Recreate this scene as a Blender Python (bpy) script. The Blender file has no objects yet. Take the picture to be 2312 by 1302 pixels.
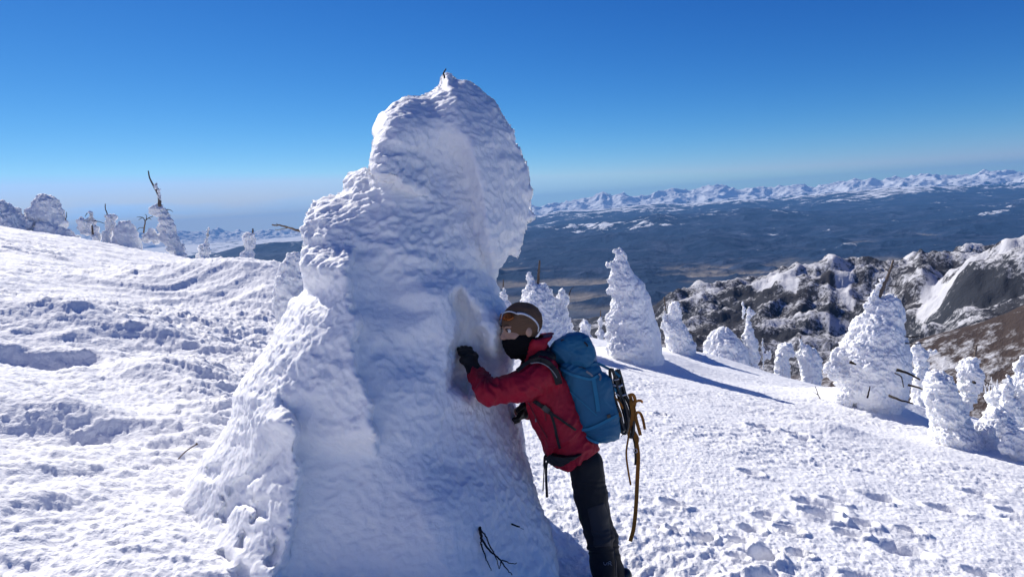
import bpy, math, random
import numpy as np
random.seed(4); rng = np.random.RandomState(7)
R_ = math.radians
# ------------------------------------------------------------------ camera model
W, H, F = 2312.0, 1302.0, 1534.0
PITCH, ROLL = 6.5, -4.0
a = R_(90 - PITCH); r = R_(ROLL)
RX = np.array([[1, 0, 0], [0, math.cos(a), -math.sin(a)], [0, math.sin(a), math.cos(a)]])
RZ = np.array([[math.cos(r), -math.sin(r), 0], [math.sin(r), math.cos(r), 0], [0, 0, 1]])
RC = RX @ RZ
def P(px, py, Y):
    d = RC @ np.array([(px - W / 2) / F, (H / 2 - py) / F, -1.0])
    return d * (Y / d[1])
def pix(x, y, z):
    c = RC.T
    cx = c[0, 0] * x + c[0, 1] * y + c[0, 2] * z
    cy = c[1, 0] * x + c[1, 1] * y + c[1, 2] * z
    cz = c[2, 0] * x + c[2, 1] * y + c[2, 2] * z
    cz = np.minimum(cz, -0.05)
    return W / 2 + F * cx / -cz, H / 2 - F * cy / -cz
SUN_EL, SUN_AZ = 36.0, 40.0           # azimuth measured from straight ahead towards the left
# ------------------------------------------------------------------ noise
_pt = rng.permutation(256); PT = np.concatenate([_pt, _pt, _pt]).astype(np.int32)
_g = rng.normal(size=(256, 3)); GR = (_g / np.linalg.norm(_g, axis=1)[:, None]).astype(np.float32)
def pn(x, y, z, s=0):
    x = np.asarray(x, np.float64) + s * 17.13; y = np.asarray(y, np.float64) + s * 5.71; z = np.asarray(z, np.float64) - s * 9.37
    x, y, z = np.broadcast_arrays(x, y, z)
    xi = np.floor(x); yi = np.floor(y); zi = np.floor(z)
    fx = (x - xi).astype(np.float32); fy = (y - yi).astype(np.float32); fz = (z - zi).astype(np.float32)
    xi = xi.astype(np.int64) & 255; yi = yi.astype(np.int64) & 255; zi = zi.astype(np.int64) & 255
    u = fx * fx * fx * (fx * (fx * 6 - 15) + 10); v = fy * fy * fy * (fy * (fy * 6 - 15) + 10); w = fz * fz * fz * (fz * (fz * 6 - 15) + 10)
    out = 0
    for i in (0, 1):
        A = PT[(xi + i) & 255]; wu = u if i else 1 - u
        for j in (0, 1):
            B = PT[(A + yi + j) & 255]; wv = wu * (v if j else 1 - v)
            for k in (0, 1):
                g = GR[PT[(B + zi + k) & 255]]; ww = wv * (w if k else 1 - w)
                out = out + ww * (g[..., 0] * (fx - i) + g[..., 1] * (fy - j) + g[..., 2] * (fz - k))
    return out * 1.6
def fbm(x, y, z, n=4, s=0, g=.5):
    o = 0; A = 1; f = 1; t = 0
    for i in range(n):
        o = o + A * pn(x * f, y * f, z * f, s + i * 3); t += A; A *= g; f *= 2.03
    return o / t
def ridged(x, y, z, n=4, s=0, g=.5):
    o = 0; A = 1; f = 1; t = 0
    for i in range(n):
        q = 1 - np.abs(pn(x * f, y * f, z * f, s + i * 3)); o = o + A * q * q; t += A; A *= g; f *= 2.07
    return o / t
def billow(x, y, z, n=2, s=0):
    o = 0; A = 1; f = 1; t = 0
    for i in range(n):
        o = o + A * np.abs(pn(x * f, y * f, z * f, s + i * 3)); t += A; A *= .5; f *= 2.1
    return o / t
def sst(e0, e1, x):
    t = np.clip((x - e0) / (e1 - e0), 0, 1); return t * t * (3 - 2 * t)
# ------------------------------------------------------------------ mesh helpers
COL = bpy.context.scene.collection
def raw_mesh(name, V, faces, mat=None, parent=None, smooth=True, attrs=None):
    V = np.ascontiguousarray(V, np.float32); faces = np.ascontiguousarray(faces, np.int32); k = faces.shape[1]
    me = bpy.data.meshes.new(name)
    me.vertices.add(len(V)); me.vertices.foreach_set('co', V.ravel())
    me.loops.add(faces.size); me.loops.foreach_set('vertex_index', faces.ravel())
    me.polygons.add(len(faces)); me.polygons.foreach_set('loop_start', np.arange(0, faces.size, k, dtype=np.int32))
    me.update(calc_edges=True); me.validate()
    if smooth: me.polygons.foreach_set('use_smooth', np.ones(len(me.polygons), bool))
    for kx, arr in (attrs or {}).items():
        at = me.attributes.new(kx, 'FLOAT', 'POINT'); at.data.foreach_set('value', np.ascontiguousarray(arr, np.float32))
    if mat: me.materials.append(mat)
    o = bpy.data.objects.new(name, me); COL.objects.link(o)
    if parent is not None:
        o.parent = parent; o.matrix_parent_inverse = parent.matrix_world.inverted()
    return o
def empty(name, loc):
    o = bpy.data.objects.new(name, None); COL.objects.link(o); o.location = loc; o.empty_display_size = .2
    o.matrix_world = __import__('mathutils').Matrix.Translation([float(v) for v in loc]); return o
def tag(o, label=None, cat=None, group=None, kind=None):
    if label: o['label'] = label
    if cat: o['category'] = cat
    if group: o['group'] = group
    if kind: o['kind'] = kind
    return o
def sweep(paths, sides=6, flat=None, ref=(0, 1, 0)):
    """paths: list of (points Nx3, widths N). flat=thickness -> ribbon of that thickness."""
    VV = []; FF = []; n0 = 0
    for pts, wd in paths:
        pts = np.asarray(pts, float); n = len(pts); wd = np.broadcast_to(np.asarray(wd, float), (n,))
        T = np.gradient(pts, axis=0); T /= np.linalg.norm(T, axis=1)[:, None] + 1e-9
        rf = np.asarray(ref, float); A = np.cross(T, rf); bad = np.linalg.norm(A, axis=1) < .15
        A[bad] = np.cross(T[bad], [1, 0, .1]); A /= np.linalg.norm(A, axis=1)[:, None]
        B = np.cross(T, A)
        if flat: ang = np.array([.25, .75, 1.25, 1.75]) * math.pi
        else: ang = np.arange(sides) / sides * 2 * math.pi
        m = len(ang); ca = np.cos(ang); sa = np.sin(ang)
        if flat: ca = np.sign(ca); sa = np.sign(sa)
        hb = (np.full(n, flat) if flat else wd)
        ring = pts[:, None, :] + A[:, None, :] * (ca[None, :, None] * wd[:, None, None]) + B[:, None, :] * (sa[None, :, None] * hb[:, None, None])
        VV.append(ring.reshape(-1, 3)); VV.append(pts[[0, -1]])
        for i in range(n - 1):
            for j in range(m):
                k = (j + 1) % m
                FF.append((n0 + i * m + j, n0 + i * m + k, n0 + (i + 1) * m + k, n0 + (i + 1) * m + j))
        c0 = n0 + n * m
        for j in range(m):
            k = (j + 1) % m
            FF.append((c0, n0 + k, n0 + j, n0 + j)); FF.append((c0 + 1, n0 + (n - 1) * m + j, n0 + (n - 1) * m + k, n0 + (n - 1) * m + k))
        n0 += n * m + 2
    return np.concatenate(VV), FF
def poly_obj(name, V, FF, mat, parent=None, smooth=True):
    fs = [tuple(dict.fromkeys(f)) for f in FF]
    me = bpy.data.meshes.new(name); me.from_pydata([tuple(map(float, v)) for v in V], [], fs); me.update()
    if smooth:
        for p in me.polygons: p.use_smooth = True
    me.materials.append(mat)
    o = bpy.data.objects.new(name, me); COL.objects.link(o)
    if parent is not None: o.parent = parent; o.matrix_parent_inverse = parent.matrix_world.inverted()
    return o
def crv(pts, n=6):
    """Catmull-Rom resample"""
    p = np.asarray(pts, float); p = np.vstack([2 * p[0] - p[1], p, 2 * p[-1] - p[-2]]); out = []
    for i in range(1, len(p) - 2):
        for t in np.linspace(0, 1, n, endpoint=False):
            out.append(.5 * ((2 * p[i]) + (-p[i - 1] + p[i + 1]) * t + (2 * p[i - 1] - 5 * p[i] + 4 * p[i + 1] - p[i + 2]) * t * t + (-p[i - 1] + 3 * p[i] - 3 * p[i + 1] + p[i + 2]) * t ** 3))
    out.append(p[-2]); return np.array(out)
def pth(pts, n=6): return crv([P(*q) for q in pts], n)
# ------------------------------------------------------------------ signed-distance modelling
class G:
    def __init__(s, lo, hi, h):
        s.lo = np.asarray(lo, float); s.h = h; s.n = np.ceil((np.asarray(hi) - s.lo) / h).astype(int) + 1
        s.x = (s.lo[0] + np.arange(s.n[0]) * h)[:, None, None].astype(np.float32)
        s.y = (s.lo[1] + np.arange(s.n[1]) * h)[None, :, None].astype(np.float32)
        s.z = (s.lo[2] + np.arange(s.n[2]) * h)[None, None, :].astype(np.float32)
    def ell(s, c, rad, M=None):
        dx, dy, dz = s.x - c[0], s.y - c[1], s.z - c[2]
        if M is not None:
            dx, dy, dz = [M[i][0] * dx + M[i][1] * dy + M[i][2] * dz for i in range(3)]
        k = np.sqrt((dx / rad[0]) ** 2 + (dy / rad[1]) ** 2 + (dz / rad[2]) ** 2)
        k2 = np.sqrt((dx / rad[0] ** 2) ** 2 + (dy / rad[1] ** 2) ** 2 + (dz / rad[2] ** 2) ** 2) + 1e-6
        return k * (k - 1) / k2
    def cap(s, A, B, ra, rb, sy=1.0):
        A = np.asarray(A, float); B = np.asarray(B, float); d = B - A; L = d @ d + 1e-9
        px, py, pz = s.x - A[0], s.y - A[1], s.z - A[2]
        t = np.clip((px * d[0] + py * d[1] + pz * d[2]) / L, 0, 1)
        return np.sqrt((px - t * d[0]) ** 2 + ((py - t * d[1]) / sy) ** 2 + (pz - t * d[2]) ** 2) - (ra + (rb - ra) * t)
def smin(a, b, k):
    h = np.clip(.5 + .5 * (b - a) / k, 0, 1); return b * (1 - h) + a * h - k * h * (1 - h)
def smax(a, b, k): return -smin(-a, -b, k)
def nets(F, g):
    F = np.ascontiguousarray(np.broadcast_to(F, tuple(g.n)).astype(np.float32))
    F[0] = F[-1] = 1; F[:, 0] = F[:, -1] = 1; F[:, :, 0] = F[:, :, -1] = 1
    S = F < 0; nx, ny, nz = S.shape
    cnt = np.zeros((nx - 1, ny - 1, nz - 1), np.int8)
    for i in (0, 1):
        for j in (0, 1):
            for k in (0, 1): cnt += S[i:nx - 1 + i, j:ny - 1 + j, k:nz - 1 + k]
    act = np.argwhere((cnt > 0) & (cnt < 8)); idx = -np.ones(cnt.shape, np.int32); idx[tuple(act.T)] = np.arange(len(act))
    V = np.zeros((len(act), 3)); C = np.zeros(len(act))
    for ax in range(3):
        o = [q for q in range(3) if q != ax]
        for b in (0, 1):
            for c in (0, 1):
                p0 = act.copy(); p0[:, o[0]] += b; p0[:, o[1]] += c; p1 = p0.copy(); p1[:, ax] += 1
                f0 = F[tuple(p0.T)]; f1 = F[tuple(p1.T)]; m = (f0 < 0) != (f1 < 0)
                t = f0[m] / (f0[m] - f1[m]); q = p0[m].astype(float); q[:, ax] += t
                V[m] += q; C[m] += 1
    V = g.lo + V / C[:, None] * g.h
    Q = []
    for ax in range(3):
        o = [(1, 2), (2, 0), (0, 1)][ax]
        s0 = [slice(None)] * 3; s1 = [slice(None)] * 3; s0[ax] = slice(0, -1); s1[ax] = slice(1, None)
        A = S[tuple(s0)]; B = S[tuple(s1)]
        e = np.argwhere(A != B); e = e[(e[:, o[0]] > 0) & (e[:, o[1]] > 0) & (e[:, o[0]] < S.shape[o[0]] - 1) & (e[:, o[1]] < S.shape[o[1]] - 1)]
        def cell(da, db):
            c = e.copy(); c[:, o[0]] -= da; c[:, o[1]] -= db; return idx[tuple(c.T)]
        q = np.stack([cell(1, 1), cell(0, 1), cell(0, 0), cell(1, 0)], 1)
        fl = A[tuple(e.T)] == 0; q[fl] = q[fl][:, ::-1]; Q.append(q)
    return V, np.concatenate(Q)
def vnorm(V, Q):
    n = np.cross(V[Q[:, 2]] - V[Q[:, 0]], V[Q[:, 3]] - V[Q[:, 1]]); N = np.zeros_like(V)
    for c in range(3):
        for k in range(4): N[:, c] += np.bincount(Q[:, k], n[:, c], len(V))
    return N / (np.linalg.norm(N, axis=1)[:, None] + 1e-12)
def pdist(pxg, pyg, poly, closed=True):
    """signed distance to polygon (neg inside); signed side of polyline if open (pos = right hand side when walking down)"""
    poly = np.asarray(poly, float); n = len(poly); D = np.full(np.shape(pxg), 1e9); ins = np.zeros(np.shape(pxg), bool); side = np.zeros(np.shape(pxg))
    for i in range(n if closed else n - 1):
        A = poly[i]; B = poly[(i + 1) % n]; e = B - A; wx = pxg - A[0]; wy = pyg - A[1]
        t = np.clip((wx * e[0] + wy * e[1]) / (e @ e + 1e-9), 0, 1); d = np.hypot(wx - t * e[0], wy - t * e[1])
        cr = np.sign(wx * e[1] - wy * e[0]); up = d < D; side = np.where(up, cr, side); D = np.where(up, d, D)
        c = (A[1] > pyg) != (B[1] > pyg)
        ins ^= c & (pxg < (B[0] - A[0]) * (pyg - A[1]) / (B[1] - A[1] + 1e-12) + A[0])
    return np.where(ins, -D, D) if closed else D * side
# ------------------------------------------------------------------ materials
def mat(name, col, rough=.7, spec=.3, bump=None, sss=0, noise=None):
    m = bpy.data.materials.new(name); m.use_nodes = True; nt = m.node_tree; b = nt.nodes['Principled BSDF']
    b.inputs['Base Color'].default_value = (*col, 1); b.inputs['Roughness'].default_value = rough
    b.inputs['Specular IOR Level'].default_value = spec
    if sss:
        b.inputs['Subsurface Weight'].default_value = sss; b.inputs['Subsurface Radius'].default_value = (.9, 1.0, 1.25); b.inputs['Subsurface Scale'].default_value = .035
    tc = nt.nodes.new('ShaderNodeTexCoord')
    if noise:
        n = nt.nodes.new('ShaderNodeTexNoise'); n.inputs['Scale'].default_value = noise[0]; n.inputs['Detail'].default_value = 6
        nt.links.new(tc.outputs['Object'], n.inputs['Vector'])
        rp = nt.nodes.new('ShaderNodeMapRange'); rp.inputs['From Min'].default_value = .3; rp.inputs['From Max'].default_value = .7
        nt.links.new(n.outputs['Fac'], rp.inputs['Value'])
        mx = nt.nodes.new('ShaderNodeMix'); mx.data_type = 'RGBA'
        mx.inputs['A'].default_value = (*col, 1); mx.inputs['B'].default_value = (*noise[1], 1)
        nt.links.new(rp.outputs['Result'], mx.inputs['Factor']); nt.links.new(mx.outputs['Result'], b.inputs['Base Color'])
    last = None
    for sc, dist, st in (bump or []):
        n = nt.nodes.new('ShaderNodeTexNoise'); n.inputs['Scale'].default_value = sc; n.inputs['Detail'].default_value = 4
        nt.links.new(tc.outputs['Object'], n.inputs['Vector'])
        bp = nt.nodes.new('ShaderNodeBump'); bp.inputs['Distance'].default_value = dist; bp.inputs['Strength'].default_value = st
        nt.links.new(n.outputs['Fac'], bp.inputs['Height'])
        if last: nt.links.new(last.outputs['Normal'], bp.inputs['Normal'])
        last = bp
    if last: nt.links.new(last.outputs['Normal'], b.inputs['Normal'])
    return m
SNOW = (.91, .915, .93)
M_ground = mat('snow_ground', SNOW, .75, .25, [(22, .03, .5), (90, .008, .6)])
M_rime = mat('rime_snow', SNOW, .7, .25, [(30, .02, .55), (120, .006, .5)], sss=.25)
M_big = mat('packed_rime', SNOW, .65, .3, [(55, .008, .5), (260, .003, .6)], sss=.3); M_big.node_tree.nodes['Principled BSDF'].inputs['Subsurface Scale'].default_value = .012
M_bark = mat('bark', (.09, .065, .05), .9, .1, [(60, .01, .6)], noise=(40, (.2, .17, .15)))
M_twig = mat('dark_twig', (.025, .018, .015), .8, .2)
M_red = mat('red_shell', (.42, .006, .026), .62, .3, [(28, .012, .5), (900, .0006, .4)], noise=(6, (.3, .006, .022)))
M_redzip = mat('dark_red_zip', (.12, .004, .012), .5, .4)
M_pants = mat('black_trouser', (.012, .012, .014), .7, .3, [(35, .004, .4)])
M_patch = mat('charcoal_patch', (.026, .026, .03), .65, .35, [(35, .004, .4), (700, .0008, .5)])
M_glove = mat('glove_black', (.008, .008, .009), .6, .35, [(60, .003, .5)])
M_hat = mat('brown_beanie', (.17, .095, .055), .9, .15, [(220, .002, .8), (22, .010, .5)])
M_buff = mat('black_fleece', (.008, .008, .009), .95, .1, [(80, .003, .6)])
M_skin = mat('skin', (.52, .30, .2), .5, .4, [(200, .0008, .3)], sss=.15)
M_lip = mat('lip', (.38, .13, .1), .45, .4); M_hair = mat('black_hair', (.01, .008, .007), .5, .5)
M_eyew = mat('eye_white', (.75, .72, .68), .2, .5); M_iris = mat('iris', (.02, .012, .008), .15, .5)
M_blue = mat('pack_blue', (.018, .15, .265), .55, .35, [(28, .008, .45), (700, .0006, .5)], noise=(5, (.014, .12, .225)))
M_blue2 = mat('pack_webbing_blue', (.02, .19, .32), .6, .3, [(400, .001, .5)])
M_black = mat('black_webbing', (.01, .01, .011), .6, .35, [(300, .001, .5)])
M_grey = mat('grey_trim', (.22, .22, .23), .5, .4)
M_plast = mat('black_plastic', (.012, .012, .013), .3, .5)
M_orange = mat('orange_strap', (.42, .17, .025), .7, .25, [(300, .001, .5)], noise=(30, (.33, .12, .02)))
M_metal = mat('metal', (.5, .5, .52), .3, .5); M_metal.node_tree.nodes['Principled BSDF'].inputs['Metallic'].default_value = 1
M_white = mat('white_plastic', (.75, .75, .76), .35, .5)
M_lens = mat('mirror_lens', (.55, .13, .01), .12, .8, noise=(22, (.04, .02, .012))); M_lens.node_tree.nodes['Principled BSDF'].inputs['Metallic'].default_value = .7
# ------------------------------------------------------------------ near ground
def edge_r(x, y):
    az = np.arctan2(x, np.maximum(y, .01)); return 31 - 6 * sst(-.2, .5, az) + 3 * sst(-.2, -.6, az)
BUMPS = [(.52, 3.68, -.16, .5, .45), (-5.0, 14.2, .95, 1.5, 1.7), (-3.6, 12.3, .45, 1.2, 1.3), (-6.9, 13.6, .35, 1.5, 1.2), (-8.5, 25, .5, 2.5, 3), (-4.5, 22, .9, 2.2, 3), (-25, 33, .5, 6, 4),
         (3.6, 18, .35, 1.6, 1.2), (8.2, 15.6, .45, 1.5, 1.1), (9.4, 11.6, .35, 1.3, 1.3), (6.6, 23.5, .3, 2.5, 1.5), (5.1, 10.8, .14, .7, .35),
         (-3.4, 6.6, .22, .8, .5), (-5.4, 8.2, .28, 1.4, .5), (-1.9, 8.8, .3, .8, .8), (-3.1, 4.55, .12, .9, .22), (-2.0, 5.2, .12, .35, .35),
         (-4.6, 6.6, -.25, .9, .45), (-2.3, 5.0, .16, .45, .4)]
PITS = [(2.55, 5.6, .11, .17), (1.95, 5.3, .06, .12), (2.9, 5.0, .07, .2), (3.3, 4.7, .08, .12), (1.5, 4.6, .09, .1), (1.62, 4.4, .09, .09), (2.2, 4.2, .06, .16), (4.3, 6.6, .08, .2)]
_pr = np.random.RandomState(12)
for _i in range(15):
    _t = _pr.rand(); PITS.append((.95 + 1.9 * _t + _pr.normal() * .22, 4.0 + 2.2 * _t + _pr.normal() * .3, .035 + .05 * _pr.rand(), .07 + .07 * _pr.rand()))
for _i in range(14): PITS.append((2.0 + 5 * _pr.rand(), 5 + 5 * _pr.rand(), .05 + .05 * _pr.rand(), .1 + .12 * _pr.rand()))
def gz(x, y):
    x = np.asarray(x, float); y = np.asarray(y, float)
    z = -(1.62 + .10 * y + .24 * np.clip(x, 0, 60) + .268 * np.clip(x, -60, 0))
    rr = np.hypot(x, y); e = rr - edge_r(x, y); z = z - .42 * (np.sqrt(e * e + 5) + e) / 2 - .0
    z = z + np.where(y < 0, .10 * y * .5, 0)
    for bx, by, bh, sx, sy in BUMPS: z = z + bh * np.exp(-(((x - bx) / sx) ** 2 + ((y - by) / sy) ** 2))
    return z
def gdetail(x, y):
    lf = sst(.6, -1.2, x)                       # rougher on the left hand side
    ca, sa = math.cos(.25), math.sin(.25)
    s = ca * x + sa * y; t = -sa * x + ca * y
    wx = .5 * pn(x * .5, y * .5, 0, 2); wy = .5 * pn(x * .5, y * .5, 4, 3)
    m = sst(-.25, .35, pn(x * .28, y * .28, 0, 11))   # patches of smooth and chopped snow
    rough = .3 + .7 * m
    z = (.05 + .12 * lf) * (ridged(s * .38 + wx, t * .75 + wy, .3, 3, 5) - .5)
    z = z + (.05 + .085 * lf) * rough * (ridged(s * 1.7 + wx * 2, t * 3.0 + wy * 2, 1.3, 3, 21) - .5)
    k = np.exp(-np.hypot(x, y) / 30)
    z = z + (.032 + .012 * lf) * (.35 + .65 * rough) * (ridged(s * 6 + wx * 3, t * 9, 2.1, 2, 31) - .5)
    ch = billow(x * 11 + wx * 3, y * 11, 0, 2, 41)
    z = z + (.016 + .022 * lf) * rough * ch
    z = z + .006 * pn(x * 38, y * 38, 0, 51) + (.012 + .006 * lf) * billow(x * 23, y * 19, 0, 1, 55) * (.5 + .5 * rough)
    for bx, by, d, rr in PITS:
        q = np.hypot((x - bx) / rr, (y - by) / (rr * .8)) + .25 * pn(x * 9, y * 9, 0, 61)
        z = z - d * (1 - sst(.55, 1.0, q)) + .3 * d * np.exp(-((q - 1.25) / .25) ** 2)
    return z
def polar(azs, rs, zf, **kw):
    A, Rr = np.meshgrid(azs, rs, indexing='ij'); x = Rr * np.sin(A); y = Rr * np.cos(A); z = zf(x, y)
    V = np.stack([x, y, z], -1).reshape(-1, 3); na, nr = len(azs), len(rs)
    i = np.arange(na - 1)[:, None]; j = np.arange(nr - 1)[None, :]; b = (i * nr + j).ravel()
    return V, np.stack([b, b + nr, b + nr + 1, b + 1], 1), x.ravel(), y.ravel()
def build_ground():
    az = np.concatenate([np.linspace(-math.pi, R_(-48), 90, endpoint=False), np.linspace(R_(-48), R_(48), 1150, endpoint=False), np.linspace(R_(48), math.pi, 91)])
    rs = np.concatenate([np.linspace(.02, 2.0, 60, endpoint=False), np.geomspace(2.0, 95, 900)])
    def zf(x, y):
        rr = np.hypot(x, y); z = gz(x, y); f = sst(.4, 2, rr)
        return z + gdetail(x, y) * f
    V, Q, x, y = polar(az, rs, zf)
    o = raw_mesh('snow_ground', V, Q, M_ground); tag(o, kind='structure', label='wind-carved snow field sloping down to the right'); return o
build_ground()

# ------------------------------------------------------------------ far terrain
def prof(pts, R, ext=None):
    """pixel skyline -> azimuth/height table at horizontal distance R"""
    q = []
    for px, py in pts:
        p = P(px, py, 1.0); h = math.hypot(p[0], p[1]); q.append((math.atan2(p[0], p[1]), p[2] / h * R))
    q = np.array(sorted(q)); return lambda az: np.interp(az, q[:, 0], q[:, 1])
RA = [(900, 830), (1200, 800), (1330, 770), (1420, 735), (1480, 706), (1510, 684), (1540, 668), (1600, 655), (1650, 652), (1700, 646), (1760, 628), (1800, 613), (1850, 602), (1872, 590), (1890, 596), (1920, 603), (1960, 590), (1990, 593), (2010, 600), (2050, 590), (2080, 584), (2120, 592), (2150, 600), (2200, 640), (2312, 700), (2500, 760)]
RA2 = [(1900, 800), (2050, 720), (2110, 640), (2130, 604), (2160, 580), (2180, 572), (2210, 578), (2250, 588), (2312, 600), (2500, 600)]
RA3 = [(1700, 860), (1980, 800), (2120, 690), (2160, 640), (2200, 603), (2240, 586), (2280, 562), (2312, 548), (2420, 490), (2700, 380)]
RA4 = [(1700, 900), (1950, 850), (2030, 800), (2090, 772), (2160, 752), (2220, 732), (2270, 716), (2312, 695), (2420, 640), (2700, 540)]
RC_ = [(-400, 640), (300, 600), (473, 578), (545, 565), (600, 558), (676, 549), (760, 545), (900, 535), (1100, 528), (1202, 522), (1302, 512), (1376, 502), (1454, 485), (1484, 477), (1533, 487), (1601, 482), (1650, 480), (1680, 473), (1763, 480), (1817, 484), (1900, 486), (1963, 488), (2110, 478), (2312, 472), (2700, 440)]
RB = [(-400, 680), (300, 630), (480, 604), (560, 600), (700, 590), (1200, 560), (1302, 545), (1400, 540), (1500, 534), (1600, 530), (1700, 545), (1800, 550), (1900, 560), (2050, 540), (2200, 520), (2312, 512), (2600, 500)]
RD0 = [(900, 500), (1209, 487), (1278, 476), (1350, 472), (1474, 461), (1560, 462), (1670, 450), (1760, 452), (1850, 440), (2012, 424), (2150, 420), (2312, 416), (2700, 395)]
RD = [(-600, 590), (0, 548), (250, 530), (402, 522), (436, 526), (498, 522), (545, 527), (585, 521), (632, 518), (676, 519), (900, 505), (1100, 480), (1209, 465), (1244, 461), (1270, 459), (1297, 451), (1330, 452), (1361, 435), (1381, 446), (1400, 436), (1440, 443), (1518, 431), (1560, 436), (1601, 421), (1635, 420), (1665, 427), (1699, 421), (1733, 426), (1809, 414), (1836, 421), (1905, 414), (1963, 405), (1993, 412), (2032, 404), (2101, 394), (2140, 399), (2223, 392), (2312, 392), (2500, 380), (2700, 372)]
def ridge(r, az, tab, R, base, wf, wb, p=1.3):
    t = (r - R) / np.where(r < R, wf, wb); g = np.exp(-np.abs(t) ** p * 1.2); return base + np.maximum(tab(az) - base, 0) * g
FLOOR = -1300.
pA, pA2, pA3, pA4 = prof(RA, 2900), prof(RA2, 4200), prof(RA3, 2300), prof(RA4, 800)
def h_near(x, y):
    r = np.hypot(x, y); az = np.arctan2(x, y)
    base = np.interp(r, [70, 130, 260, 700, 1300, 2200, 4000, 7000, 9500], [-26, -60, -130, -330, -470, -520, -780, -1200, FLOOR])
    base = np.where(az < R_(-2), base + 0 * r, base)
    n = ridged(x / 420 + .4 * y / 420, y / 300, 0, 5, 3) - .55; n2 = fbm(x / 60, y / 60, 0, 4, 9)
    h = base
    for tab, R, wf, wb in ((pA, 2900, 900, 1500), (pA2, 4200, 900, 1500), (pA3, 2300, 620, 1500)):
        h = ridge(r, az, tab, R, h, wf, wb)
    amp = sst(500, 1800, r) * (1 - sst(6000, 9500, r))
    h = h + amp * 22 * (ridged((x * .5 + y * .87) / 75 + pn(x / 300, y / 300, 0, 6), (x * .87 - y * .5) / 380, 0, 3, 66) - .6) * sst(-600, -450, h)
    h = h + amp * (130 * n + 16 * n2) * (.25 + .75 * sst(-560, -400, h)) * sst(-1250, -1000, h) + 8 * sst(200, 600, r) * n2
    h4 = ridge(r, az, pA4, 800, h, 330, 700); h = h4 + (3 * n2 + 10 * n) * sst(5, 60, h4 - h)
    return np.maximum(h, FLOOR + 2 * n2) - 70 * sst(6200, 7600, r)
pB, pC, pD0, pD = prof(RB, 19000), prof(RC_, 27000), prof(RD0, 45000), prof(RD, 62000)
def h_far(x, y):
    r = np.hypot(x, y); az = np.arctan2(x, y)
    n = ridged(x / 3800, y / 3800, 0, 6, 13) - .6; nf = fbm(x / 900, y / 900, 0, 4, 19); n3 = ridged(x / 7000, y / 7000, .7, 6, 23) - .58
    h = np.interp(r, [4000, 7000, 9500], [-815, -1225, FLOOR])
    edge = 2600 * pn(x / 5200, y / 5200, .5, 71)
    rB = 19000 + edge * .7
    h = np.maximum(h, ridge(r, az, pB, rB, FLOOR, 3800, 9000) + 420 * (n + .10) * sst(12500, 15500, r))
    h = np.maximum(h, ridge(r, az, pC, 27000 + .5 * edge, FLOOR, 6500, 9000) + 430 * (n + .04))
    small = (FLOOR - 130 + 420 * (ridged(x / 2600, y / 2600, .2, 4, 37) - .12)) * 1.0
    h = np.maximum(h, np.where((r > 11500) & (r < 20000), small - 60, FLOOR))
    lowl = sst(R_(-8), R_(-16), az)     # on the left the middle distance is a white plain
    h = np.maximum(h, ridge(r, az, pD0, 45000, FLOOR, 15000, 9000) + 330 * n3 * (1 - lowl) - 500 * lowl)
    hd = ridge(r, az, pD, 62000, FLOOR, 7500, 9000, 1.15) + 620 * (ridged(x / 6000, y / 6000, 1.7, 6, 43) - .62) * np.exp(-((r - 62000) / 12000) ** 2) + 700 * (ridged(x / 1900, y / 1900, 2.7, 4, 53) - .58) * np.exp(-((r - 62000) / 9000) ** 2)
    h = np.maximum(h, hd)
    h = h + 38 * nf * sst(FLOOR + 20, FLOOR + 150, h)
    return h
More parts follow.
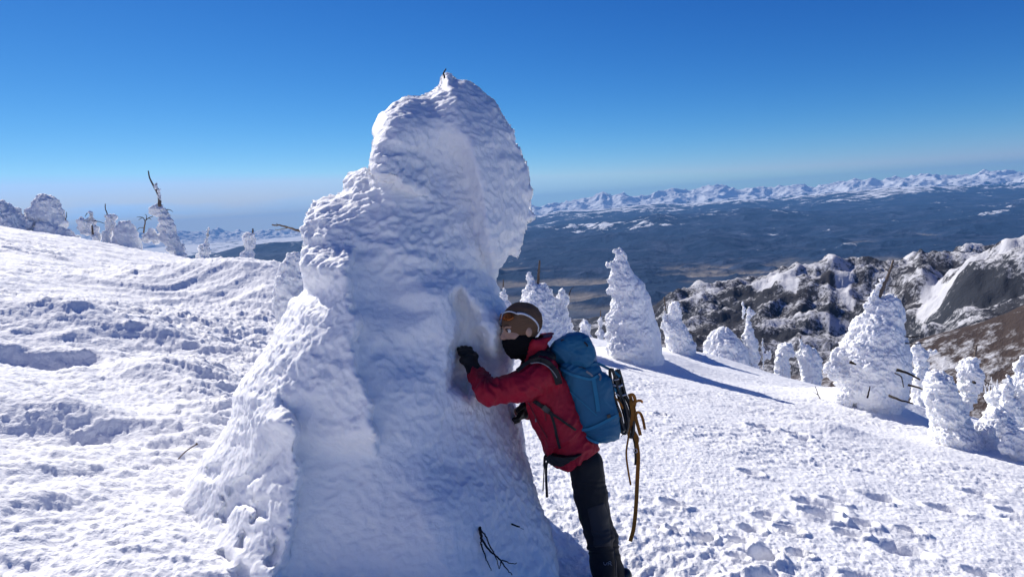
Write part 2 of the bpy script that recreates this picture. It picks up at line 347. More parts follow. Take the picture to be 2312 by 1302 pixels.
def far_mat(name, kind):
    m = bpy.data.materials.new(name); m.use_nodes = True; nt = m.node_tree; b = nt.nodes['Principled BSDF']; b.inputs['Roughness'].default_value = .95; b.inputs['Specular IOR Level'].default_value = .05
    N = nt.nodes; L = nt.links
    geo = N.new('ShaderNodeNewGeometry'); at = N.new('ShaderNodeAttribute'); at.attribute_name = 'snow'; a2 = N.new('ShaderNodeAttribute'); a2.attribute_name = 'tone'
    def noise(sc, det=6, rough=.6, stretch=None):
        n = N.new('ShaderNodeTexNoise'); n.inputs['Scale'].default_value = 1; n.inputs['Detail'].default_value = det; n.inputs['Roughness'].default_value = rough
        mp = N.new('ShaderNodeMapping'); s = stretch or (1, 1, 1); mp.inputs['Scale'].default_value = (sc * s[0], sc * s[1], sc * s[2]); L.new(geo.outputs['Position'], mp.inputs['Vector']); L.new(mp.outputs['Vector'], n.inputs['Vector']); return n.outputs['Fac']
    def mth(op, a, b_, c=None):
        q = N.new('ShaderNodeMath'); q.operation = op
        for i, v in enumerate((a, b_, c)):
            if v is None: continue
            if isinstance(v, (int, float)): q.inputs[i].default_value = v
            else: L.new(v, q.inputs[i])
        return q.outputs[0]
    def ramp(v, lo, hi):
        q = N.new('ShaderNodeMapRange'); q.interpolation_type = 'SMOOTHSTEP'; q.inputs['From Min'].default_value = lo; q.inputs['From Max'].default_value = hi; L.new(v, q.inputs['Value']); return q.outputs[0]
    def mix(f, A, B):
        q = N.new('ShaderNodeMix'); q.data_type = 'RGBA'
        if isinstance(f, float): q.inputs['Factor'].default_value = f
        else: L.new(f, q.inputs['Factor'])
        for k, v in (('A', A), ('B', B)):
            if isinstance(v, tuple): q.inputs[k].default_value = (*v, 1)
            else: L.new(v, q.inputs[k])
        return q.outputs['Result']
    if kind == 'near':
        fine = noise(.085, 5, .75, (1, 1, .35)); mid = noise(.006, 6, .65)
        v = mth('ADD', at.outputs['Fac'], mth('ADD', mth('MULTIPLY', mth('SUBTRACT', fine, .5), 1.5), mth('MULTIPLY', mth('SUBTRACT', mid, .5), 1.6)))
        wood = mix(a2.outputs['Fac'], (.045, .049, .06), (.08, .06, .054))
        L.new(mix(ramp(v, .38, .78), wood, (.66, .66, .69)), b.inputs['Base Color'])
        bp = N.new('ShaderNodeBump'); bp.inputs['Distance'].default_value = 9; bp.inputs['Strength'].default_value = .7; L.new(fine, bp.inputs['Height']); L.new(bp.outputs[0], b.inputs['Normal'])
    else:
        fine = noise(.0016, 6, .7); big = noise(.00022, 5, .6); fld = noise(.004, 4, .7, (1, .6, 1))
        v = mth('ADD', at.outputs['Fac'], mth('ADD', mth('MULTIPLY', mth('SUBTRACT', fine, .5), 1.5), mth('MULTIPLY', mth('SUBTRACT', big, .5), 1.1)))
        plain = mix(ramp(fld, .35, .65), (.15, .14, .13), (.27, .23, .2)); plain = mix(ramp(fld, .66, .74), plain, (.5, .5, .5)); plain = mix(ramp(big, .45, .6), plain, (.10, .11, .13))
        wood = mix(ramp(fine, .38, .62), (.010, .024, .06), (.055, .075, .13)); wood = mix(ramp(noise(.0006, 4, .6), .42, .58), wood, (.02, .04, .085))  # woods' base colour pushed blue, imitating distance haze on top of the volume
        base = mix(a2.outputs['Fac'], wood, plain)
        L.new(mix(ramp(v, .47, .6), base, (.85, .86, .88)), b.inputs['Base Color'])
        bp = N.new('ShaderNodeBump'); bp.inputs['Distance'].default_value = 160; bp.inputs['Strength'].default_value = .8; L.new(fine, bp.inputs['Height']); L.new(bp.outputs[0], b.inputs['Normal'])
    return m
def on_plane(px, py, z):
    d = P(px, py, 1.0); t = z / d[2]; return d[:2] * t
def slope_of(V, Q):
    return vnorm(V, Q)
def build_far():
    az = np.linspace(R_(-50), R_(50), 900); rs = np.geomspace(72, 9500, 620)
    V, Q, x, y = polar(az, rs, h_near); N = vnorm(V, Q); z = V[:, 2]; r = np.hypot(x, y)
    stk = ridged((x * .5 + y * .87) / 75 + pn(x / 300, y / 300, 0, 6), (x * .87 - y * .5) / 380, 0, 3, 66)
    sn = .38 + .6 * (stk - .62) * sst(1500, 2200, r) + .22 * sst(-520, -280, z) * sst(1200, 2500, r) + .25 * (N[:, 2] - .9) - .10 * sst(.72, .45, N[:, 2])
    # open ski runs and clearings, outlined on the ground
    clears = [([(2075, 760), (2085, 725), (2110, 700), (2118, 720), (2150, 728), (2190, 715), (2230, 672), (2265, 680), (2225, 730), (2170, 758), (2110, 768)], -440, 1.2),
              ([(2250, 660), (2312, 600), (2400, 560), (2400, 640), (2312, 655), (2262, 668)], -330, .9), ([(1690, 715), (1790, 722), (1800, 745), (1760, 735), (1700, 728)], -500, .55),
              ([(1880, 722), (1920, 725), (1925, 755), (1900, 745)], -490, .8), ([(1740, 768), (1790, 770), (1770, 790), (1735, 785)], -440, .8), ([(1840, 780), (1880, 765), (1900, 780)], -430, .7),
              ([(2095, 790), (2130, 800), (2160, 822), (2110, 810)], -200, .7)]
    for poly, zz, am in clears:
        pw = np.array([on_plane(a_, b_, zz) for a_, b_ in poly]); d = pdist(x, y, pw + 0.0) + 14 * pn(x / 60, y / 60, 0, 5)
        sn = sn + am * sst(12, -12, d)
    front = sst(1100, 700, r)
    sn = sn + .10 * front
    tone = sst(1500, 600, r) * .9 + .25 * (pn(x / 500, y / 500, 0, 3) + .5)
    o = raw_mesh('near_mountain', V, Q, far_mat('birch_forest_and_snow', 'near'), attrs={'snow': sn, 'tone': np.clip(tone, 0, 1)})
    tag(o, kind='structure', label='wooded snowy mountain ridge and basin below the slope')
    az = np.linspace(R_(-55), R_(55), 1300); rs = np.concatenate([np.geomspace(5200, 50000, 430, endpoint=False), np.linspace(50000, 68000, 210, endpoint=False), np.linspace(68000, 76500, 15)])
    V, Q, x, y = polar(az, rs, h_far); N = vnorm(V, Q); z = V[:, 2]; r = np.hypot(x, y); azz = np.arctan2(x, y)
    hgt = z - FLOOR
    sn = .19 + .34 * sst(-560, 250, z) * sst(30000, 47000, r) + .3 * sst(-100, 500, z) * sst(40000, 50000, r)
    sn += .30 * sst(22000, 33000, r) * sst(-700, -300, z) * .5 + .16 * sst(.995, .97, N[:, 2]) * sst(40000, 50000, r)
    sn += .40 * sst(R_(-8), R_(-14), azz) * sst(30000, 36000, r)
    sn += .16 * sst(15000, 22000, r) * sst(-1100, -700, z)
    sn -= .14 * sst(.90, .70, N[:, 2]) * sst(48000, 54000, r)
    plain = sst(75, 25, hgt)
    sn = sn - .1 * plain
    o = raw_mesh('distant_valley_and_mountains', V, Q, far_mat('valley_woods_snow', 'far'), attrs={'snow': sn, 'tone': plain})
    tag(o, kind='structure', label='broad valley, blue hills and a white mountain range on the horizon')
    # surrounding country outside the detailed sector, so that nothing is empty from beside the camera
    az = np.linspace(R_(55), R_(305), 120); rs = np.geomspace(90, 76500, 120)
    V, Q, x, y = polar(az, rs, lambda x, y: np.interp(np.hypot(x, y), [90, 400, 2000, 9000, 30000, 95000], [-30, -120, -500, -1290, -1290, -1290]) + 120 * fbm(x / 3000, y / 3000, 0, 4, 3) * sst(300, 3000, np.hypot(x, y)))
    o = raw_mesh('terrain_behind', V, Q, bpy.data.materials['valley_woods_snow'], attrs={'snow': np.full(len(V), .2), 'tone': np.full(len(V), .3)}); tag(o, kind='structure', label='country behind the summit slope')
build_far()

# ------------------------------------------------------------------ snow-plastered trees
def hit(px, py, ymax=34):
    d = P(px, py, 1.0)
    for Y in np.arange(2.5, ymax, .05):
        if d[2] * Y < gz(d[0] * Y, Y): return Y
    return None
GRP = 'rime covered trees scattered over the snow slope'
def stick(paths, Y, name, mt, parent, sides=5):
    pp = []
    for pts, w0, w1 in paths:
        c = crv([P(q[0], q[1], Y + (q[2] if len(q) > 2 else 0)) for q in pts], 4); c = c + rng.normal(size=c.shape) * .12 * w0 * Y / F
        pp.append((c, np.linspace(w0, w1, len(c)) * Y / F))
    V, FF = sweep(pp, sides); return poly_obj(name, V, FF, mt, parent)
def monster(label, rows_sets, base=None, Y=None, blobs=(), amp=1.0, lay=.45, trunk=(), twigs=(), smooth_right=0., seed=1, depth=1.0, k=.5, tail=True, name='snow_covered_tree', cat='tree', group=GRP, res=1.0):
    if Y is None: Y = hit(*base) or 30.
    m = Y / F; h = max(.012, m * 1.55 * res); jr = np.random.RandomState(seed)
    caps = []
    for ri, rows in enumerate(rows_sets):
        rows = [tuple(q) for q in rows]; dy = 0
        c = []
        for q in rows:
            yy, xl, xr = q[:3]; off = q[3] if len(q) > 3 else 0
            c.append((P((xl + xr) / 2, yy, Y + off * m), max((xr - xl) / 2 * m, h * 1.2)))
        if tail and ri == 0:
            p, rd = c[-1]; g = float(gz(p[0], p[1])); c.append((np.array([p[0], p[1], min(p[2] - .2, g - .35)]), rd * 1.15))
        # the sphere of a row reaches above and below it: pull the ends in
        p0, r0 = c[0]; c[0] = (p0 - np.array([0, 0, r0 * .6]), r0)
        caps.append(c)
    pts = np.array([p for c in caps for p, _ in c] + [P(b[0], b[1], Y) for b in blobs]); rd = np.array([q for c in caps for _, q in c] + [b[2] * m for b in blobs])
    lo = (pts - rd[:, None] * np.array([1, max(1, depth), 1])).min(0) - .1 - 4 * m; hi = (pts + rd[:, None] * np.array([1, max(1, depth), 1])).max(0) + .1 + 4 * m
    g = G(lo, hi, h); D = None; kk = k * 12 * m
    for c in caps:
        for (pA_, ra), (pB_, rb) in zip(c[:-1], c[1:]):
            d = g.cap(pA_, pB_, ra * .93, rb * .93, depth); D = d if D is None else smin(D, d, kk)
    for b in blobs:
        pp = P(b[0], b[1], Y + (b[3] if len(b) > 3 else 0) * m); d = g.ell(pp, (b[2] * m, b[2] * m * depth, b[2] * m * (b[4] if len(b) > 4 else .85))); D = smin(D, d, kk * .6)
    s = 1 / (m * 26); s2 = 1 / (m * 9)
    V, Q = nets(np.where(np.abs(D) < 14 * m, D, D), g)
    # lumpy rime: bulging blobs, shelves stacked one above another
    for st in range(3):
        N = vnorm(V, Q); sm = 1 - smooth_right * sst(.0, .7, N[:, 0])
        x, y, z = V.T
        if st == 0: d = 9.5 * (billow(x * s * .6, y * s * .6, z * s * .6, 2, seed) * 2 - .75) * (1 - .6 * smooth_right * sst(0, .6, N[:, 0]))
        elif st == 1: d = 4.2 * lay * (ridged(x * s * 1.1, y * s * 1.1, z * s2 * .6 + x * s * .7 + 1.2 * pn(x * s * .5, y * s * .5, z * s * .5, seed + 2), 2, seed + 5) - .6) * sm + 5.0 * (billow(x * s2 * .6, y * s2 * .6, z * s2 * .55, 2, seed + 9) * 2 - .7) * sm
        else: d = 1.8 * pn(x * s2 * 2.6, y * s2 * 3, z * s2 * 3, seed + 11) * sm
        V = V + N * (d * m * amp)[:, None]
    p0 = caps[0][-1][0]; b0 = np.array([p0[0], p0[1], float(gz(p0[0], p0[1]))])
    root = empty(name, b0); tag(root, label, cat, group)
    raw_mesh('rime_snow', V, Q, M_rime, root)
    if trunk: stick(trunk, Y, 'trunk', M_bark, root)
    for t in twigs: stick([t] if not isinstance(t, list) else t, Y, 'branch', M_twig if len(t) < 4 else M_bark, root)
    return root
def build_monsters():
    mo = monster
    mo('tall snow-plastered tree with narrow knobbly head and smooth wind-packed right side, right of the backpack',
       [[(562, 1393, 1408), (579, 1388, 1419), (590, 1392, 1418), (605, 1376, 1425), (631, 1369, 1438), (657, 1373, 1461), (683, 1377, 1473), (709, 1372, 1479), (735, 1366, 1488), (760, 1363, 1496), (787, 1362, 1500), (812, 1372, 1502)]],
       base=(1435, 808), blobs=[(1375, 632, 12), (1380, 655, 12), (1378, 600, 9), (1390, 566, 7), (1383, 720, 16), (1375, 760, 16), (1440, 790, 46)], smooth_right=.85, seed=3, k=.35)
    mo('double-topped snow-laden tree with a bare spire, right behind the climber\'s hat',
       [[(616, 1189, 1205), (644, 1184, 1215), (670, 1176, 1252), (696, 1164, 1266), (722, 1154, 1276), (748, 1150, 1290), (780, 1150, 1300)], [(652, 1254, 1283), (675, 1256, 1287), (700, 1262, 1288), (730, 1256, 1294), (760, 1250, 1300)]],
       base=(1235, 785), blobs=[(1222, 648, 12), (1203, 690, 22), (1232, 690, 18), (1262, 715, 14)], trunk=[([(1218, 588), (1216, 620), (1213, 655)], 2.2, 4)],
       twigs=[([(1217, 605), (1213, 612)], 1.2, .6), ([(1216, 618), (1220, 612)], 1.2, .6), ([(1284, 668), (1290, 652), (1296, 648)], 1.2, .5)], seed=5, k=.35)
    mo('tiny spiked snow tree showing in the gap beside the great snow monster', [[(645, 1134, 1139), (657, 1130, 1146), (667, 1129, 1148), (677, 1134, 1144), (695, 1132, 1156)]], Y=17, trunk=[([(1136, 630), (1136, 648)], 1.2, 2)], seed=6)
    mo('small rounded snow-covered bush at the far slope edge, left of the tall tree', [[(720, 1311, 1327), (735, 1303, 1333), (748, 1305, 1336)]], base=(1325, 744), seed=7, cat='bush', name='snow_covered_bush')
    mo('small snow tree with pointed tip beside the rounded bush at the slope edge', [[(712, 1353, 1359), (722, 1349, 1364), (738, 1350, 1362), (752, 1346, 1366)]], base=(1358, 750), trunk=[([(1356, 700), (1356, 715)], 1.0, 1.6)], seed=8)
    mo('snow-covered tree with a slim white spire on its left and a skirt of snow', [[(682, 1518, 1530), (691, 1509, 1541), (707, 1508, 1542), (726, 1508, 1542), (735, 1498, 1544), (747, 1493, 1554), (764, 1495, 1564), (783, 1499, 1574), (798, 1500, 1576)], [(690, 1498, 1503), (716, 1494, 1504), (740, 1492, 1510)]],
       base=(1535, 795), trunk=[([(1500, 670), (1502, 700)], 1.4, 2.4)], blobs=[(1524, 681, 8)], twigs=[([(1545, 745), (1568, 752)], 1.2, .8), ([(1566, 785), (1573, 802)], 1.1, .7)], seed=9, k=.3)
    mo('broad low snow mound swallowing a tree, with a rounded white top', [[(741, 1619, 1646), (752, 1615, 1652), (764, 1600, 1658), (777, 1588, 1668), (792, 1582, 1684), (806, 1584, 1694)]], base=(1638, 800), smooth_right=.6, seed=10, k=.5)
    mo('slender knobbly snow tree with a small knob near its tip', [[(690, 1689, 1696), (697, 1687, 1698), (708, 1684, 1701), (722, 1680, 1696), (735, 1678, 1702), (747, 1676, 1700), (762, 1671, 1705), (773, 1676, 1715), (792, 1682, 1717), (806, 1686, 1718)]], base=(1700, 803), blobs=[(1701, 708, 5)], twigs=[([(1669, 760), (1690, 768), (1712, 776)], 1.0, .8)], seed=12, k=.25)
    mo('wispy rimed treetop just left of the slender knobbly tree', [[(682, 1676, 1682), (690, 1673, 1685), (700, 1672, 1681), (720, 1674, 1680)]], Y=34, seed=13, tail=False)
    mo('thin white rimed pole of a tree with a little snowy scrub at its foot', [[(762, 1720, 1724), (785, 1720, 1725), (814, 1719, 1727)], [(790, 1728, 1742), (806, 1726, 1746)]], base=(1724, 812), twigs=[([(1722, 786), (1712, 795), (1710, 806)], 1, .6), ([(1730, 790), (1742, 796), (1745, 810)], 1, .6)], seed=14, amp=.7)
    mo('squat two-tiered snow lump shaped like stacked pillows', [[(784, 1755, 1786), (792, 1751, 1798), (802, 1748, 1788), (816, 1746, 1784), (824, 1748, 1790)]], base=(1768, 820), seed=15, k=.3)
    mo('egg-shaped snow lump with a rimed spike rising on its left', [[(785, 1814, 1830), (794, 1802, 1843), (807, 1798, 1852), (822, 1801, 1857), (834, 1806, 1858)], [(764, 1805, 1810), (778, 1803, 1811), (795, 1801, 1814)]], base=(1830, 830), trunk=[([(1807, 757), (1807, 768)], 1.2, 2)], seed=16)
    mo('largest right-hand tree with leaning bare trunk on top and dead branches low down',
       [[(668, 1992, 2022), (691, 1968, 2037), (727, 1945, 2042), (757, 1916, 2044), (786, 1902, 2048), (820, 1885, 2056), (856, 1885, 2056), (886, 1908, 2046), (912, 1914, 2030)], [(628, 1990, 1998), (645, 1976, 1992), (672, 1958, 1986), (700, 1955, 1985)]],
       base=(1975, 915), blobs=[(1900, 802, 24), (1884, 838, 24, -10), (2046, 800, 16), (2052, 846, 14, -6), (2030, 700, 12), (1948, 880, 22, -16), (1925, 770, 18), (1935, 745, 14), (1950, 725, 15), (1990, 790, 34, -30), (1925, 845, 30, -18), (1960, 905, 34, -25), (1905, 905, 26, -10), (2025, 720, 22), (1980, 760, 26, -22), (1962, 690, 10), (2000, 700, 22, -8)],
       trunk=[([(2018, 587), (2006, 620), (1996, 645), (1984, 672), (1974, 698)], 2.2, 6)],
       twigs=[([(2024, 834, -2.), (2050, 843, -2.1), (2078, 857, -2.2)], 3.2, 1.6), ([(2050, 868, -2.), (2070, 874, -2.1), (2090, 880, -2.1)], 2.4, 1.4), ([(2008, 893, -1.6), (2030, 902, -1.9), (2063, 911, -2.)], 3, 1.4), ([(2020, 842, -1.6), (2035, 850, -1.8), (2040, 874, -1.9)], 1.4, 1), ([(2024, 750, -.4), (2050, 761, -.4), (2080, 758, -.4)], 1.8, .9), ([(2030, 772, -.4), (2062, 776, -.4), (2100, 772, -.4)], 1.6, .8), ([(1920, 818, -1.3), (1932, 822, -1.4)], 4, 1.5), ([(1958, 898, -1.5), (1964, 872, -1.4)], 2, 1), ([(2006, 645), (2030, 646)], 1.1, .6), ([(2012, 605), (2022, 596)], 1.1, .6), ([(2008, 615), (1998, 606)], 1.1, .6)], smooth_right=.5, seed=17, k=.28, lay=1.1)
    mo('small layered snow tree peeping out behind the largest right-hand tree', [[(778, 2062, 2084), (790, 2063, 2090), (801, 2064, 2098), (815, 2060, 2090), (831, 2062, 2098), (856, 2058, 2104)]], Y=19.5, blobs=[(2102, 793, 8), (2110, 792, 5)], seed=18)
    mo('near snow tree on the right with two stacked shaggy lobes on a narrow waist',
       [[(930, 2100, 2180), (949, 2108, 2170), (963, 2104, 2184), (986, 2096, 2206), (1014, 2096, 2222)], [(840, 2096, 2138), (868, 2084, 2154), (897, 2084, 2162), (930, 2096, 2182)], [(808, 2184, 2208), (838, 2160, 2216), (872, 2163, 2218), (902, 2170, 2206), (930, 2150, 2190)]],
       base=(2150, 1005), trunk=[([(2205, 779), (2202, 800), (2199, 832)], 2, 3.4)], twigs=[([(2214, 850), (2228, 864), (2240, 867)], 1.8, .8), ([(2198, 862, -1), (2202, 864, -1.1)], 3.5, 2.5)], seed=19, lay=1.5, k=.3, depth=1.1)
    mo('shaggy snow tree cut off by the right edge of the picture', [[(806, 2304, 2326), (835, 2292, 2336), (875, 2278, 2345), (912, 2284, 2350), (950, 2268, 2350)]], base=(2312, 955), seed=20, lay=1.5, k=.3)
    mo('low snow-smothered bush between the two shaggy trees at the right edge', [[(878, 2236, 2272), (900, 2226, 2292), (925, 2232, 2305), (950, 2244, 2312)]], base=(2268, 952), seed=21, lay=1.4, cat='bush', name='snow_covered_bush')
    mo('rounded knee-high snow lump in front of the shaggy trees at the right edge', [[(925, 2236, 2262), (945, 2218, 2282), (968, 2206, 2294), (990, 2204, 2300)]], base=(2252, 985), seed=22, name='snow_covered_bush', cat='bush')
    mo('wide drooping snow-laden tree at the right edge, in front of the shaggy one', [[(968, 2296, 2330), (990, 2284, 2350), (1020, 2276, 2360), (1040, 2282, 2350)], [(985, 2262, 2296), (1010, 2256, 2300)]], base=(2316, 1042), seed=24, lay=1.0)
    mo('low ragged snow lump touching the right side of the two-lobed snow tree', [[(955, 2196, 2226), (975, 2190, 2242), (998, 2190, 2256), (1012, 2196, 2262)]], base=(2222, 1010), seed=25, name='snow_covered_bush', cat='bush', lay=.8)
    mo('small ragged snow tree rising just above the low bush near the right edge', [[(842, 2268, 2278), (858, 2262, 2284), (880, 2258, 2290), (905, 2256, 2294)]], Y=15.5, seed=23, lay=1.2)
    for i, (px, t, b, lean) in enumerate([(2233, 858, 884, 4), (2241, 850, 884, -3), (2250, 856, 884, 2), (2292, 848, 874, 4), (2226, 864, 885, -5)]):
        Ys = 16 + .3 * (i % 3); r_ = empty('rimed_sapling', P(px, b, Ys)); tag(r_, 'thin rimed sapling in the thicket behind the low bush at right', 'sapling', 'rimed saplings in the thicket')
        stick([([(px + lean, t), (px + lean * .3, (t + b) / 2), (px, b + 3)], .7, 1.6)], Ys, 'stem', M_rime, r_)
        for sg in (-1, 1): stick([([(px, b - 9 - 3 * sg), (px + 4 * sg, b - 17 - 2 * sg)], 1.1, .6)], Ys, 'branch', M_rime, r_)
    # --- on the left skyline
    mo('dome-shaped snow boulder of a buried tree on the left skyline', [[(462, 96, 120), (470, 78, 132), (478, 66, 140), (488, 66, 146), (500, 82, 146)]], Y=31, twigs=[([(145, 499), (150, 490), (150, 479)], 1.1, .6)], seed=40, amp=.7, lay=.5, name='snow_dome', cat='snow mound')
    mo('wide rough snow heap at the left edge of the picture', [[(474, -30, 5), (492, -60, 36), (508, -60, 56), (524, -60, 70)]], Y=30, seed=41, name='snow_dome', cat='snow mound', blobs=[(5, 500, 14, -20), (60, 505, 12)])
    mo('low snow rib between the dome and the first slim tree on the left skyline', [[(512, 84, 110), (526, 76, 130)], [(513, 110, 140), (525, 112, 150)], [(520, 140, 168), (532, 130, 180)]], Y=30, seed=42, name='snow_dome', cat='snow mound', amp=.6)
    mo('slim ragged snow tree with brown trunk showing, joined to a low dome', [[(474, 199, 203), (480, 196, 208), (489, 200, 212), (502, 206, 219), (518, 209, 223), (534, 206, 226)], [(494, 184, 202), (502, 173, 206), (520, 177, 208)]], base=(210, 530), trunk=[([(208, 508, -.8), (209, 520, -.9), (210, 530, -.9)], 1.6, 2.4)], twigs=[([(207, 498), (222, 500), (237, 505)], 1, .6), ([(197, 481), (192, 489)], 1, .5)], seed=43, k=.2)
    mo('mitten-shaped snow tree with a bare curved stick above it', [[(487, 240, 260), (494, 237, 266), (506, 239, 267), (518, 234, 259), (530, 228, 258)]], blobs=[(238, 487, 6)], base=(245, 532), trunk=[([(238, 460), (238, 472), (242, 483), (239, 505)], 1, 1.5)], seed=44, k=.25)
    mo('smooth steep-sided snow hump in front of the left skyline', [[(504, 278, 293), (511, 266, 302), (523, 257, 308), (537, 256, 313), (550, 270, 320)]], base=(290, 548), seed=45, amp=.6, lay=.4, name='snow_dome', cat='snow mound')
    mo('tall storm-bent left skyline tree with dark curved tip and bulbous snow skirts',
       [[(468, 341, 366), (476, 337, 374), (487, 357, 373), (497, 357, 384), (511, 355, 398), (527, 358, 401), (544, 366, 410), (560, 380, 420), (574, 388, 424)], [(412, 347, 357), (425, 346, 363), (441, 350, 367), (453, 356, 367), (468, 350, 368)]],
       base=(400, 570), blobs=[(334, 536, 16), (352, 540, 16), (346, 526, 9)], trunk=[([(335, 386), (338, 402), (347, 420), (357, 440), (361, 462)], 1.3, 2.8), ([(361, 452, -.8), (361, 466, -.8)], 3.6, 4)], twigs=[([(376, 473), (384, 474), (391, 478)], 1.1, .5)], seed=46, k=.22, lay=1.4)
    r_ = empty('bare_tree', P(324, 524, 31)); tag(r_, 'small leafless tree with forked twigs left of the tall storm-bent tree', 'tree')
    stick([([(324, 526), (326, 512), (328, 498)], 1.9, 1.3)], 31, 'trunk', M_bark, r_); stick([([(328, 498), (336, 492), (346, 488)], 1.2, .7), ([(328, 500), (322, 491), (309, 490)], 1, .6), ([(322, 491), (313, 496)], .8, .5), ([(330, 496), (331, 487), (327, 484)], .8, .5), ([(336, 492), (342, 496)], .8, .4)], 31, 'branch', M_twig, r_); stick([([(326, 514), (316, 514), (310, 519)], .9, .5)], 31, 'branch', M_twig, r_)
    mo('thin leaning snow tree, last on the left ridge before the drop', [[(512, 466, 476), (523, 464, 476), (540, 458, 474), (553, 452, 475), (566, 444, 475), (580, 438, 474)]], Y=31, seed=47, k=.2, lay=1.3)
    mo('ragged columnar snow tree with a brown stub on top, standing before the distant blue hills', [[(527, 563, 577), (541, 544, 580), (553, 547, 580), (563, 552, 574), (572, 545, 575), (587, 535, 578), (604, 532, 582)]], Y=24, trunk=[([(571, 516), (571, 532)], 1.6, 2.4)], seed=48, k=.25)
    mo('pale snow-covered tree half hidden behind the left shoulder of the great snow monster', [[(566, 655, 672), (585, 640, 682), (610, 628, 690), (640, 615, 705), (680, 612, 720), (710, 620, 730)]], Y=7.2, seed=49, amp=.9, lay=.6, smooth_right=0, k=.6)
    # loose twig stuck in the snow, and a bare shoot on the right slope
    V, FF = sweep([(crv([np.array(P(*q)) + 0 for q in [(402, 1036, 3.95), (420, 1018, 3.97), (446, 1001, 4.0)]]), np.array([.004] * 12 + [.009]) [:13])], 5)
    tag(poly_obj('twig', V, FF, M_bark), 'short dark twig lying on the snow left of the great snow monster', 'twig')
    Yt = hit(1853, 903); r_ = empty('sapling', P(1853, 903, Yt)); tag(r_, 'bare thin shoot poking from the snow left of the largest right-hand tree', 'sapling')
    stick([([(1856, 908), (1848, 892), (1841, 872)], 1.3, .7), ([(1850, 896), (1845, 888)], .8, .5), ([(1848, 892), (1836, 884)], .8, .4)], Yt, 'stem', M_twig, r_)
build_monsters()
# ------------------------------------------------------------------ the great snow monster
SIL = [(985, 187), (993, 168), (1008, 156), (1024, 160), (1030, 171), (1055, 172), (1082, 190), (1110, 215), (1132, 237), (1150, 270), (1168, 292), (1173, 322), (1182, 350), (1197, 362), (1200, 395), (1209, 425), (1205, 455), (1211, 485), (1200, 510), (1196, 540), (1182, 565), (1168, 588), (1155, 582), (1145, 602), (1132, 608), (1128, 640), (1135, 670), (1146, 700), (1156, 740), (1160, 800), (1154, 850), (1158, 900), (1170, 950), (1183, 1020), (1198, 1090), (1214, 1140), (1238, 1190), (1256, 1302), (1290, 1500), (1200, 1700), (500, 1700), (250, 1500), (335, 1302), (358, 1240), (385, 1160), (420, 1095), (465, 1025), (508, 975), (530, 935), (528, 893), (545, 865), (590, 805), (612, 770), (640, 722), (658, 682), (692, 656), (684, 620), (672, 580), (678, 552), (672, 520), (680, 490), (700, 452), (735, 437), (768, 425), (768, 402), (788, 382), (826, 372), (831, 340), (833, 290), (846, 256), (880, 232), (915, 212), (960, 205)]
CTRL = [(770, 436, 3.86), (860, 418, 3.74), (820, 300, 3.85), (560, 850, 3.25), (600, 960, 3.17), (1000, 1150, 2.98), (1010, 165, 4.0), (1040, 190, 3.95), (900, 250, 3.9), (1000, 300, 3.82), (1000, 420, 3.68), (880, 380, 3.74), (880, 330, 3.79), (1060, 420, 3.68), (1100, 560, 3.62), (1000, 560, 3.5), (880, 500, 3.56), (780, 440, 3.68), (740, 500, 3.55), (840, 560, 3.52), (700, 580, 3.48), (720, 650, 3.4), (760, 720, 3.36), (620, 830, 3.25), (560, 920, 3.2), (690, 850, 3.19), (740, 950, 3.17), (880, 600, 3.46), (880, 680, 3.38), (880, 780, 3.28), (930, 900, 3.2), (900, 1020, 3.12), (900, 1160, 3), (900, 1302, 2.92), (900, 1450, 2.85), (1000, 700, 3.42), (1000, 820, 3.36), (1100, 680, 3.62), (1110, 760, 3.62), (1120, 850, 3.6), (1080, 930, 3.5), (1140, 960, 3.58), (1050, 1050, 3.28), (1130, 1100, 3.34), (1060, 1200, 3.04), (1190, 1220, 3.3), (1180, 1302, 3.15), (1000, 1302, 2.92), (700, 1080, 3.06), (700, 1200, 2.99), (700, 1302, 2.95), (600, 1040, 3.17), (560, 1120, 3.16), (520, 1020, 3.38), (480, 1180, 3.3), (420, 1200, 3.38), (380, 1302, 2.96), (520, 1302, 2.92), (1180, 380, 3.9), (1190, 480, 3.92), (1150, 560, 3.85), (1140, 450, 3.86), (1120, 300, 3.85), (1090, 240, 3.92), (1250, 1500, 3.1), (400, 1500, 2.7)]
def tps(pts):
    p = np.array(pts, float); X = p[:, :2] / 500; n = len(X); d = np.hypot(X[:, None, 0] - X[None, :, 0], X[:, None, 1] - X[None, :, 1]); K = np.where(d > 0, d * d * np.log(d + 1e-12), 0) + np.eye(n) * .02
    A = np.zeros((n + 3, n + 3)); A[:n, :n] = K; A[:n, n] = 1; A[:n, n + 1:] = X; A[n:, :n] = A[:n, n:].T
    w = np.linalg.solve(A, np.concatenate([p[:, 2], [0, 0, 0]]))
    def f(px, py):
        o = w[n] + w[n + 1] * px / 500 + w[n + 2] * py / 500
        for i in range(n):
            d = np.hypot(px / 500 - X[i, 0], py / 500 - X[i, 1]); o = o + w[i] * d * d * np.log(d + 1e-9)
        return o
    return f
STEPS = [  # (line from top to bottom, how far the right hand side stands proud, width of the step, fade-out)
    ([(800, 575), (786, 610), (792, 650), (800, 720), (803, 790), (812, 850), (835, 900), (850, 975), (852, 1010)], .19, 9, 240),
    ([(655, 930), (668, 985), (672, 1050), (668, 1130), (660, 1200), (640, 1270), (600, 1330)], .19, 10, 240),
    ([(640, 770), (668, 720), (700, 690), (706, 640), (690, 600), (720, 540), (762, 480), (800, 452)], -.0, 20, 150),
    ([(560, 880), (600, 900), (625, 880), (640, 930), (650, 960)], .05, 12, 80)]
